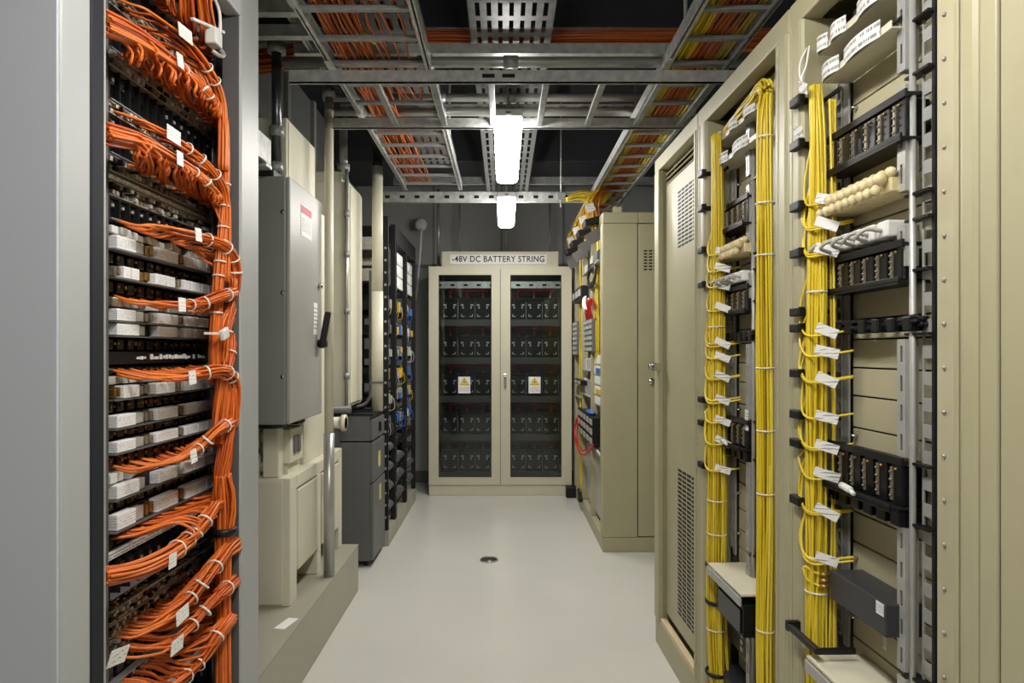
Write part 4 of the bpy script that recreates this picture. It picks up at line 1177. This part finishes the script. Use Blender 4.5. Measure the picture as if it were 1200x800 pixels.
# ------------------------------------------------------------------ black open racks
RT = 2.29
def black_rack(y0, y1, lab, head=True):
    t = thing('black_rack', lab, 'rack', (-.80, y0, 0), group='black open racks along the left')
    x0, x1 = -1.30, -.80
    part('plinth', MB().box(x0, x1 + .004, y0, y1, 0, .11), 'plinth_grey', t, bev=.003)
    for x in (x0, x1 - .035):
        for y in (y0, y1 - .03):
            part('post', MB().box(x, x + .035, y + .001, y + .029, .11, RT - (.0 if not head else .13)), 'black_matte', t)
    if head: part('header', MB().box(x0, x1, y0, y1, RT - .13, RT), 'black_matte', t, bev=.003)
    part('side_mesh', MB().box(x0 + .04, x1 - .06, y0 + .002, y0 + .006, .2, .24).box(x0 + .04, x1 - .06, y0 + .002, y0 + .006, 1.2, 1.24).box(x0 + .04, x1 - .06, y0 + .002, y0 + .006, 2.0, 2.04), 'black_matte', t)
    part('back', MB().box(x0, x0 + .01, y0 + .031, y1 - .031, .11, RT - .13), 'black_matte', t)
    h0 = None
    z = .2
    while z < RT - .2:
        if h0 is None: h0 = part('rivet', MB().box(x1, x1 + .001, y0 + .008, y0 + .02, z - .008, z + .008).box(x1 - .026, x1 - .012, y0 - .0005, y0 + .001, z - .008, z + .008), 'rail_grey', t); z00 = z
        else: like(h0, t, (0, 0, z - z00))
        z += .085
    k = 0
    for z in (.2, .34, .48, .62, .78, .96, 1.13, 1.30, 1.47, 1.65, 1.83):
        if z < RT - .2: part('shelf', MB().box(x0 + .04, x1 - .04, y0 + .032, y1 - .032, z, z + .012).box(x1 - .045, x1 - .04, y0 + .032, y1 - .032, z - .02, z + .012), 'black', t)
    return t
bays = [(4.44, 4.76, 'narrow black rack beside the cream duct, nearest of the three black racks', False),
        (4.775, 5.29, 'black rack with white boxes and blue plugs, middle of the three black racks', True),
        (5.295, 5.82, 'black rack with white boxes and blue plugs, farthest of the three black racks', True)]
bn = ['nearest', 'middle', 'farthest']
for bi, (y0, y1, lab, hd) in enumerate(bays):
    black_rack(y0, y1, lab, hd)
    for k, z in enumerate((.78, .96, 1.13, 1.30, 1.47, 1.65)):
        q = thing('plug_shelf', 'row of coloured cable plugs on the %s shelf of the %s black rack' % (['lowest plug', 'second lowest plug', 'third plug', 'fourth plug', 'fifth plug', 'highest plug'][k], bn[bi]), 'cable plugs', (-.86, (y0 + y1) / 2, z + .012), group='plug rows in the black racks')
        n = 4 if bi == 0 else 6
        w = (y1 - y0 - .08) / n
        part('carrier', MB().box(-1.1, -.862, y0 + .04, y1 - .04, z + .0125, z + .07), 'black_gloss', q)
        for i in range(n):
            y = y0 + .04 + i * w
            cm = rng.choice(['block_grey', 'block_grey', 'charcoal', 'block_grey', 'yellow_plug'] if bi == 0 else ['blue', 'yellow_plug', 'blue', 'white_plastic', 'yellow_plug', 'blue', 'block_grey'])
            hh = rng.uniform(.05, .085)
            x1 = -.84 + rng.uniform(0, .03)
            part('plug', MB().box(-.9, x1, y + w * .15, y + w * .75, z + .013, z + .013 + hh), cm, q, bev=.004)
            if rng.random() < .25:
                part('plug_cable', MB().tube(catmull([(x1, y + w * .4, z + .05), (x1 + .012, y + w * .5, z + .04), (x1 + .01, y + w * .9, z - .03), (-.87, y + w, z - .05)], 10), .004, 5), cm, q)
    if bi > 0:
        for k in range(3):
            z = 1.845 + k * .095
            q = thing('white_module', 'white boxed module high in the %s black rack, %s of three' % (bn[bi], ['lowest', 'middle', 'highest'][k]), 'module', (-.82, y0 + .1, z), group='white modules in the black racks')
            part('case', MB().box(-1.15, -.825, y0 + .05, y1 - .05, z, z + .088), 'white_plastic', q, bev=.005)
            part('front_label', MB().box(-.8245, -.822, y0 + .09, y0 + .3, z + .02, z + .06), 'plate_print', q)
    else:
        for k in range(3):
            z = 1.845 + k * .11
            single('grey_module', 'grey cable module high in the nearest black rack, %s of three' % ['lowest', 'middle', 'highest'][k], 'module', MB().box(-1.15, -.86, y0 + .04, y1 - .04, z, z + .09).box(-.86, -.83, y0 + .06, y1 - .12, z + .02, z + .07), 'block_grey', (-1, y0 + .1, z), group='grey modules in the nearest black rack', bev=.004)
    for k, z in enumerate((.2, .34, .48, .62)):
        q = thing('cable_shelf', 'tangle of dark cables on the %s low shelf of the %s black rack' % (ORD[k], bn[bi]), 'cables', (-.86, y0 + .1, z + .012), group='dark cable tangles in the black racks')
        mb = MB()
        for i in range(6):
            y = y0 + .05 + (y1 - y0 - .14) * i / 6
            mb.tube(catmull([(-1.0, y, z + .04), (-.86, y + .02, z + .07), (-.815, y + .05, z + .05), (-.83, y + .08, z + .022), (-.95, y + .09, z + .022)], 14), .008, 5)
        part('cables', mb, rng.choice(['charcoal', 'black_matte', 'charcoal']), q, kind='stuff')
        part('tray', MB().box(-1.2, -.87, y0 + .04, y1 - .04, z + .0125, z + .02), 'charcoal', q)
# ------------------------------------------------------------------ orange patch rack, nearest on the left
rng = random.Random(33)
FX, PX = -.72, -.85              # front face and the plane of the termination rows
RY0, RY1 = 1.038, 1.885
t = thing('patch_rack', 'tall grey open rack full of orange cables, nearest on the left', 'rack', (FX, 1.4, 0))
part('end_panel', MB().box(-1.30, FX, RY0 - .006, RY0, 0, 2.75), 'slab_grey', t, bev=.0015)
part('near_post', MB().box(FX - .05, FX, RY0 + .001, 1.118, 0, 2.75), 'slab_light', t, bev=.006)
part('door_seal', MB().box(FX - .035, FX - .001, 1.119, 1.157, 0, 2.75), 'seal_dark', t, bev=.004)
part('seal_edge', MB().box(FX - .03, FX - .002, 1.157, 1.162, 0, 2.75), 'rail_grey', t)
part('far_post', MB().box(FX - .045, FX, 1.757, RY1, 0, 2.75), 'slab_light', t, bev=.005)
part('post_shade', MB().box(FX - .05, FX - .006, 1.7535, 1.757, 0, 2.268), 'inner_grey', t)  # thin dark sheet: shade on the post's camera-facing side put into colour
part('far_panel', MB().box(-1.30, FX - .045, RY1 - .015, RY1, 0, 2.75), 'inner_grey', t)
part('back_panel', MB().box(-1.30, -1.285, RY0, RY1 - .015, 0, 2.75), 'black_matte', t)
part('header', MB().box(FX - .045, FX, 1.162, 1.756, 2.27, 2.75), 'slab_grey', t, bev=.004)
part('top_panel', MB().box(-1.30, FX, RY0, RY1, 2.752, 2.765), 'slab_grey', t)
part('far_inner_rail', MB().box(PX - .02, PX + .012, 1.845, 1.868, 0, 2.7), 'rail_grey', t, bev=.002)
part('near_inner_rail', MB().box(PX - .02, PX + .012, 1.335, 1.358, 0, 2.7), 'inner_grey', t)

def rz(y): return EYE + (412 - y) / 543.5
N0, N1 = 1.362, 1.842
rows_def = [(-75, -45, 'c'), (-42, -10, 'b'), (-8, 8, 'c'), (9, 28, 'b'), (30, 58, 'b'), (60, 69, 'c'), (70, 79, 'c'), (81, 118, 'b'), (120, 135, 'c'), (137, 156, 'b'), (158, 180, 'b'), (182, 202, 'c'),
            (204, 211, 's'), (213, 230, 'c'), (232, 256, 'b'), (262, 274, 'g'), (275, 292, 'l'), (293, 309, 'd'), (310, 325, 'l'), (326, 343, 'd'), (345, 359, 'g'), (361, 376, 'l'), (378, 393, 'l'),
            (394, 411, 'd'), (412, 427, 's2'), (430, 439, 'd'), (440, 451, 'g'), (452, 468, 'l'), (469, 485, 'd'), (486, 502, 'l'), (503, 516, 'd'), (517, 531, 'l'), (533, 551, 'd'), (553, 567, 'g'), (568, 585, 'l'),
            (586, 601, 'd'), (602, 622, 'l'), (624, 644, 'd'), (646, 656, 's'), (658, 698, 'b'), (700, 712, 'e'), (714, 728, 'c'), (730, 745, 'c'), (747, 764, 'c'), (766, 800, 'd'), (802, 816, 'c'), (818, 845, 'b'), (850, 880, 'l'), (885, 930, 'b')]
cnt = {}
kinds = {'c': 'brassy connector strip', 'b': 'black module row', 's': 'white printed strip', 'g': 'grey block row', 'l': 'white-labelled termination row', 'd': 'dark plug row', 's2': 'black strip with white marks', 'e': 'black strip with gold dots'}
tot = {k: sum(1 for r in rows_def if r[2] == k) for k in kinds}
for (ya, yb, k) in rows_def:
    z1, z0 = rz(ya), rz(yb)
    i = cnt.get(k, 0); cnt[k] = i + 1
    lab = kinds[k] + (' in the orange cable rack, %s of its kind from the top' % ORD[i] if tot[k] > 1 else ' across the middle of the orange cable rack' if k == 's2' else ' low in the orange cable rack')
    q = thing('termination_row', lab, 'rack unit', (PX, (N0 + N1) / 2, z0), group={'c': 'connector strips', 'b': 'black module rows', 's': 'printed strips', 'g': 'grey block rows', 'l': 'label plate rows', 'd': 'dark plug rows'}.get(k, 'strips') + ' in the orange rack')
    h = z1 - z0
    if k == 'b':
        part('chassis', MB().box(PX - .12, PX - .03, N0, N1, z0, z1), 'black', q)
        n = 13; w = (N1 - N0) / n
        m0 = part('module', MB().box(PX - .03, PX, N0 + w * .12, N0 + w * .88, z0 + h * .1, z1 - h * .06).box(PX, PX + .006, N0 + w * .2, N0 + w * .8, z0 + h * .5, z1 - h * .12), 'black_gloss', q, bev=.002)
        for j in range(1, n): like(m0, q, (0, j * w, 0))
        d0 = part('divider', MB().box(PX - .03, PX + .012, N0 - .001, N0 + .0015, z0, z1), 'black_matte', q)
        for j in range(1, n + 1): like(d0, q, (0, j * w - (.004 if j == n else 0), 0))
        part('edge_strip', MB().box(PX - .03, PX + .016, N0, N1, z0 - .003, z0), 'charcoal', q)
        mb = MB()
        for j in range(n):
            if rng.random() < .55: mb.box(PX + .006, PX + .009, N0 + (j + .4) * w, N0 + (j + .4) * w + .006, z0 + h * .6, z0 + h * .72)
        if mb.n: part('bright_tabs', mb, 'block_grey', q)
    elif k in ('c', 'e'):
        part('bar', MB().box(PX - .08, PX - .006, N0, N1, z0, z1), 'black' if k == 'e' else 'charcoal', q)
        part('edge', MB().box(PX - .006, PX + .012, N0, N1, z0, z0 + .003).box(PX - .006, PX + .012, N0, N1, z1 - .003, z1), 'black' if k == 'e' else 'rail_grey', q)
        mb, mb2, mb3 = MB(), MB(), MB()
        n = 30; w = (N1 - N0) / n
        nr = 1 if h < .02 else 2
        for j in range(n):
            for r in range(nr):
                y = N0 + (j + .5) * w; z = z0 + h * ((r + .5) / nr)
                if k == 'e' and rng.random() < .4: continue
                s = .5 if k == 'e' else 1
                u = rng.random()
                tgt = mb if (k == 'e' or u < .5) else mb2 if u < .8 else mb3
                tgt.box(PX - .006, PX + .008 + rng.random() * .012, y - w * .32 * s, y + w * .32 * s, z - h / nr * .28 * s, z + h / nr * .28 * s)
        part('brass_connectors', mb, 'brass' if k == 'e' else 'connector', q, kind='stuff')
        if mb2.n: part('steel_connectors', mb2, 'block_grey', q, kind='stuff')
        if mb3.n: part('black_connectors', mb3, 'black', q, kind='stuff')
    elif k in ('s', 's2'):
        part('bar', MB().box(PX - .06, PX, N0, N1, z0, z1), 'black' if k == 's2' else 'charcoal', q)
        if k == 's':
            part('printed_strip', MB().box(PX, PX + .008, N0, N1, z0 + h * .12, z1 - h * .12), 'strip_print', q)
        else:
            mb = MB()
            for j in range(24):
                if rng.random() < .75:
                    y = N0 + .12 + (N1 - N0 - .14) * j / 24
                    mb.box(PX + .0002, PX + .003, y, y + rng.uniform(.006, .014), z0 + h * rng.uniform(.3, .4), z0 + h * rng.uniform(.55, .8))
            part('white_marks', mb, 'white', q)
    elif k == 'g':
        part('bar', MB().box(PX - .08, PX - .02, N0, N1, z0, z1), 'charcoal', q)
        n = 16; w = (N1 - N0) / n
        for j in range(n):
            if rng.random() < .9:
                d = rng.uniform(0, .018)
                part('block', MB().box(PX - .02, PX + d, N0 + (j + .1) * w, N0 + (j + .88) * w, z0 + h * .05, z1 - h * rng.uniform(.05, .3)), rng.choice(['block_grey', 'block_grey', 'white_plastic', 'connector']), q, bev=.002)
    elif k == 'l':
        part('chassis', MB().box(PX - .10, PX, N0, N1, z0, z1), 'black', q)
        part('lip', MB().box(PX, PX + .024, N0, N1, z0 - .003, z0), 'charcoal', q)
        # (start, end) along the row, as shares
        segs = [(.02, .17, 'p'), (.17, .25, 'g'), (.27, .33, 'k'), (.35, .56, 'p'), (.56, .63, 'k'), (.64, .77, 'p'), (.775, .88, 'p'), (.885, .99, 'p')]
        if i % 3 == 1: segs = [(.02, .06, 'k'), (.07, .13, 'p'), (.135, .2, 'p'), (.21, .3, 'k'), (.34, .44, 'p'), (.445, .53, 'p'), (.54, .6, 'k'), (.62, .7, 'p'), (.705, .82, 'p'), (.825, .9, 'p'), (.905, .99, 'p')]
        if i % 4 == 3: segs = [(.02, .2, 'p'), (.2, .26, 'g'), (.36, .55, 'p'), (.55, .6, 'g'), (.62, .72, 'p'), (.73, .85, 'p'), (.86, .98, 'p')]
        for a, b, kk in segs:
            A, B = N0 + (N1 - N0) * a, N0 + (N1 - N0) * b
            if kk == 'p':
                part('label_plate', MB().box(PX, PX + .022, A + .001, B - .001, z0 + h * .04, z1 - h * .03), 'plate_print', q, bev=.0015)
            elif kk == 'g':
                part('block', MB().box(PX, PX + .018, A + .001, B - .001, z0 + h * .08, z1 - h * .1), 'block_grey', q, bev=.002)
            else:
                part('connector_pair', MB().box(PX, PX + .016, A + .002, (A + B) / 2 - .001, z0 + h * .1, z1 - h * .2).box(PX, PX + .02, (A + B) / 2 + .001, B - .002, z0 + h * .2, z1 - h * .1), rng.choice(['connector', 'brass', 'connector']), q, bev=.002)
    elif k == 'd':
        part('chassis', MB().box(PX - .12, PX - .025, N0, N1, z0, z1), 'black', q)
        n = 12; w = (N1 - N0) / n
        m0 = part('plug', MB().box(PX - .025, PX, N0 + w * .15, N0 + w * .85, z0 + h * .08, z1 - h * .15), 'black_gloss', q, bev=.003)
        for j in range(1, n): like(m0, q, (0, j * w, 0))
        mb = MB()
        for j in range(n * 3):
            if rng.random() < .5:
                y = N0 + (N1 - N0) * (j + .2) / (n * 3)
                mb.box(PX + .0002, PX + .004, y, y + rng.uniform(.003, .008), z0 + h * rng.uniform(.35, .5), z0 + h * rng.uniform(.55, .68))
        part('gold_pins', mb, 'brass', q, kind='stuff')

# ---- orange bundles
CR = .0034
BN = 'orange cable bundles in the near left rack'
def trunk(label, pts, n, rad, ports=None, ties=(), tags=(), seg=46, hang=0.0, rev=False, drop=0.0, cr=CR, port_span=(N0 + .02, N1 - .04)):
    """pts: trunk path from the near end to the far end; ports: height of the row the cables leave from"""
    P = [lp(*p) for p in pts]
    q = thing('cable_bundle', label, 'cable bundle', P[0], group=BN)
    C = catmull(P, seg)
    T, N, B = frames_of(C)
    mb = MB()
    offs = disc_offsets(n, rng)
    rng.shuffle(offs)
    ys = np.linspace(port_span[0], port_span[1], n) if n > 1 else [N0]
    tt = np.linspace(0, 1, seg)
    grow = np.sqrt(np.clip(.12 + .95 * (C[:, 1] - N0) / (N1 - N0 - .1), .12, 1.0)) if ports and not rev else np.ones(seg)
    if rev: grow = np.sqrt(np.clip(1.0 - .8 * (C[:, 1] - 1.45) / .35, .15, 1.0))
    if drop: grow = np.sqrt(np.clip(1.0 - .9 * (C[:, 1] - C[0, 1]) / (C[-1, 1] - C[0, 1]), .10, 1.0))
    rad_s = rad * grow
    for i, (u, v) in enumerate(offs):
        ph = rng.uniform(0, 6.28)
        du = u + .14 * np.sin(6 * tt + ph); dv = v + .14 * np.sin(5 * tt + ph * 2)
        path = C + rad_s[:, None] * (du[:, None] * N + dv[:, None] * B)
        if ports is None:
            mb.tube(path, cr, 5); continue
        y = ys[i] + rng.uniform(-.01, .01)
        z = ports + rng.uniform(-.006, .006)
        if drop:
            # runs along the trunk, leaves it, hangs in a loop and turns back into the row below
            k = int(4 + (seg - 6) * (i + rng.random()) / n); k = min(max(k, 5), seg - 1)
            J = path[k]; y2 = min(max(J[1] * PX / J[0] * rng.uniform(.985, 1.0), N0 + .01), N1 - .01)
            dz = drop * rng.uniform(.7, 1.25)
            post_ = [tuple(path[k - 2]), tuple(J), (J[0] + .006, J[1] + .028, J[2] - .012), (J[0] - .002, J[1] + .034, J[2] - dz * .8), (J[0] - .03, (J[1] + y2) / 2 + .02, z - dz * .28), (PX + .03, y2 + .004, z - .006), (PX + .004, y2, z)]
            full = np.vstack([path[:k - 2], catmull(post_, 24)])
        elif not rev:
            k = int(np.searchsorted(C[:, 1], y + rng.uniform(.05, .10)))
            if k > seg - 8: k = seg - 8
            J = path[k]
            if hang:
                x2 = PX + rng.uniform(.075, .105)
                pre = [(PX + .005, y, z), (PX + .045, y + .004, z - .012), (x2, y + .02, z - .012 + hang * rng.uniform(-.45, .3)), (x2 + .004, y + .035, (z + J[2]) / 2), ]
            else:
                pre = [(PX + .005, y, z), (PX + .04, y + .012, z - .01), (PX + .065, y + .03, (z + J[2]) / 2 - .004)]
            full = np.vstack([catmull(pre + [tuple(J)] + [tuple(path[min(k + 3, seg - 1)])], 16)[:-4], path[k + 2:]])
        else:
            # leaves the row, runs toward the far end, curls down and comes back along the trunk
            yt = min(y + rng.uniform(.13, .17), 1.80)
            k = int(np.searchsorted(C[:, 1], yt - .06)); k = max(6, min(k, seg - 2))
            J = path[k]
            sag = rng.uniform(-.004, .004)
            pre = [(PX + .005, y, z), (PX + .04, y + .03, z - .004 + sag), (PX + .075, yt - .04, z + sag), (PX + .10, yt, z - .02), (PX + .108, yt - .005, (z + J[2]) / 2 - .012), tuple(J), tuple(path[k - 4])]
            full = np.vstack([catmull(pre, 24)[:-4], path[:k - 4][::-1]])
        mb.tube(full, cr, 5)
    part('cables', mb, 'orange_cable', q, kind='stuff')
    for s in ties:
        k = int(s * (seg - 1))
        part('cable_tie', MB().ring(C[k], T[k], rad_s[k] * 1.0 + cr, .0015, 14), 'tie', q)
    for s, L in tags:
        k = int(s * (seg - 1))
        d = T[k]
        out = np.array([1.0, -.9, 0]); out -= d * out.dot(d); out /= np.linalg.norm(out)
        up = np.cross(out, d); up *= np.sign(up[2]) if abs(up[2]) > 1e-6 else 1
        c = C[k] + out * (rad_s[k] + cr + .004)
        part('label_tag', MB().obox(c, d * L, up * .016, out * .0007), 'tag_print', q)
    return q
X1_, X2_ = -.765, -.745
trunk('topmost tagged orange bundle of the near left rack, curving into the riser', [(118, 4, X1_), (150, 8, X1_), (185, 25, X1_), (215, 45, X1_), (242, 78, X2_), (258, 112, X2_), (262, 150, X2_), (262, 200, X2_)], 16, .013, rz(0) , (.58, .66), ((.42, .030),))
trunk('highest orange bundle with a fringe of loops in the near left rack', [(118, 26, X1_), (160, 46, X1_), (200, 72, X1_), (228, 94, X1_), (244, 110, X2_), (249, 122, X2_)], 70, .022, rz(56), (.5, .75, .85), ((.42, .014),), drop=.035)
trunk('thick brush of orange loops at the very top of the near left rack', [(150, -105, X1_), (180, -85, X1_), (210, -58, X1_), (232, -36, X2_), (240, -20, X2_)], 46, .022, rz(-48), (), (), drop=.05)
trunk('orange cable bundle joining the riser below the looped bundle, with a large white tag', [(118, 118, X1_), (160, 135, X1_), (195, 158, X1_), (225, 178, X1_), (248, 200, X2_), (262, 226, X2_), (264, 270, X2_), (262, 330, X2_)], 22, .014, rz(128), (.42, .5, .62), ((.30, .030),))
trunk('second orange bundle with hanging loops, above the white printed strip of the near left rack', [(118, 155, X1_), (165, 168, X1_), (200, 186, X1_), (228, 202, X1_), (243, 214, X2_), (249, 224, X2_)], 66, .021, rz(184), (.6, .8), ((.42, .014),), drop=.03)
trunk('orange bundle above the highest label plates, curling down at the far post', [(118, 256, X1_), (165, 260, X1_), (205, 271, X1_), (240, 280, X1_), (262, 288, -.738), (273, 304, -.735), (276, 330, -.735), (272, 352, -.745)], 24, .015, rz(259), (.45, .62, .72, .8), ((.36, .016),))
trunk('orange cable bundle running level at eye height in the near left rack', [(118, 343, X1_), (170, 350, X1_), (205, 357, X1_), (235, 356, X1_), (258, 348, -.735), (274, 343, -.735)], 22, .014, rz(348), (.52, .66, .9), ((.42, .016),))
trunk('wide flat orange cable bundle just below eye height in the near left rack', [(118, 430, X1_), (165, 436, X1_), (205, 444, X1_), (235, 438, X1_), (258, 434, -.735), (271, 442, -.735), (275, 462, -.735), (271, 500, -.742)], 28, .016, rz(436), (.48, .66, .72), ((.34, .018),))
trunk('orange bundle rising to the riser past the lower label plates', [(118, 553, X1_), (170, 549, X1_), (205, 541, X1_), (232, 526, X1_), (252, 507, -.738), (272, 493, -.735)], 24, .0145, rz(549), (.6, .72, .92), ((.5, .016),))
trunk('orange bundle doubling back in a fan of loops below the lowest label plates', [(118, 676, X1_), (160, 668, X1_), (195, 652, X1_), (220, 632, X1_), (240, 610, X2_), (252, 590, X2_)], 34, .020, rz(628), (.5, .6, .7, .82), ((.36, .016),), rev=True)
trunk('thick orange bundle with two white tags slanting up low in the near left rack', [(118, 772, X1_), (150, 758, X1_), (190, 732, X1_), (222, 702, X1_), (246, 672, -.738), (266, 645, -.735), (276, 636, -.735)], 40, .019, rz(742), (.52, .62, .72), ((.08, .03), (.40, .03)))
trunk('orange bundle slanting up beneath the thick straight one low in the near left rack', [(118, 798, X1_), (160, 780, X1_), (195, 758, X1_), (225, 732, X1_), (252, 702, -.738), (275, 680, -.735)], 34, .017, rz(765), (.6, .72, .92), ((.44, .028),))
trunk('lowest orange bundle of the near left rack, at the bottom edge of the view', [(118, 850, X1_), (165, 830, X1_), (205, 803, X1_), (232, 778, X1_), (254, 745, -.738), (270, 724, -.735)], 40, .018, rz(808), (.5, .62, .8), ())

def riser(label, pts, n, rad, ties, cr=.0036):
    q = thing('cable_riser', label, 'cable bundle', pts[-1], group='orange risers at the far post of the near left rack')
    mb = MB()
    C, T, rr = strands(mb, pts, n, rad, cr, rng, seg=44, wig=.35)
    part('cables', mb, 'orange_cable', q, kind='stuff')
    for s in ties:
        k = int(s * 43)
        part('cable_tie', MB().ring(C[k], T[k], rr[k] * 1.0 + cr, .0012, 14), 'tie', q)
    return q
RYv = 1.705
riser('upper orange cable riser running down the far post of the near left rack', [lp(262, 140, -.746), lp(264, 190, -.746), lp(262, 260, -.748), lp(256, 330, -.752), lp(252, 400, -.755), lp(252, 430, -.757)], 14, [.010, .011, .012, .012, .012, .012], (.3, .36, .42, .48, .54, .6, .7))
riser('orange cable loop folding down beside the riser at eye height', [lp(276, 343, -.74), lp(272, 358, -.745), lp(264, 385, -.75), lp(260, 425, -.755)], 20, [.012, .016, .018, .014], (.7,))
riser('orange riser between eye height and the flat bundle, tied with a white clip', [lp(270, 392, -.75), lp(268, 410, -.748), lp(262, 440, -.75), lp(258, 480, -.755), lp(256, 520, -.755)], 24, [.012, .018, .018, .016, .014], (.3,))
riser('orange riser widening below the flat bundle', [lp(272, 455, -.74), lp(268, 490, -.745), lp(262, 540, -.75), lp(258, 570, -.755)], 26, [.014, .02, .02, .016], ())
riser('bulging orange riser wrapped in a clear sleeve beside the fan of loops', [lp(262, 556, -.745), lp(263, 575, -.745), lp(263, 600, -.748), lp(262, 640, -.75), lp(262, 700, -.75), lp(262, 790, -.75), lp(262, 900, -.75)], 34, [.020, .028, .028, .018, .017, .018, .018], ())
single('strap', 'black strap around the bulging orange riser', 'strap', MB().ring(lp(262.5, 622, -.748), (0, 0, 1), .027, .006, 18, 6), 'black', lp(262.5, 622, -.748))
q = thing('tie_clip', 'white plastic clip on the orange riser at eye height', 'clip', lp(263, 392, -.72))
c = np.array(lp(263, 391, -.722))
part('body', MB().obox(c, (0, .018, .006), (0, -.005, .013), (.006, 0, 0)), 'white_plastic', q, bev=.004)
part('strap', MB().box(c[0] - .03, c[0] - .006, c[1] - .05, c[1] - .01, c[2] - .003, c[2] + .003), 'tie', q)
q = thing('cable_guide', 'white plastic cable guide with a grey hook at the top of the near left rack', 'cable guide', lp(250, 45, -.745))
c = np.array(lp(252, 45, -.745))
part('arm', MB().bar(lp(225, 22, -.76), lp(262, 38, -.745), .01, .008), 'white_plastic', q, bev=.002)
part('body', MB().box(c[0] - .02, c[0] + .012, c[1] - .018, c[1] + .02, c[2] - .02, c[2] + .022), 'white_plastic', q, bev=.005)
part('hook', MB().tube(catmull([(c[0] - .01, c[1] + .022, c[2] - .005), (c[0] + .012, c[1] + .022, c[2] - .03), (c[0] + .012, c[1], c[2] - .045), (c[0], c[1] - .018, c[2] - .04)], 12), .006, 7), 'rail_grey', q)
part('tube', MB().tube(catmull([lp(244, -15, -.745), lp(256, 10, -.742), lp(258, 32, -.742), lp(256, 48, -.742)], 14), .0045, 7), 'white_plastic', q)
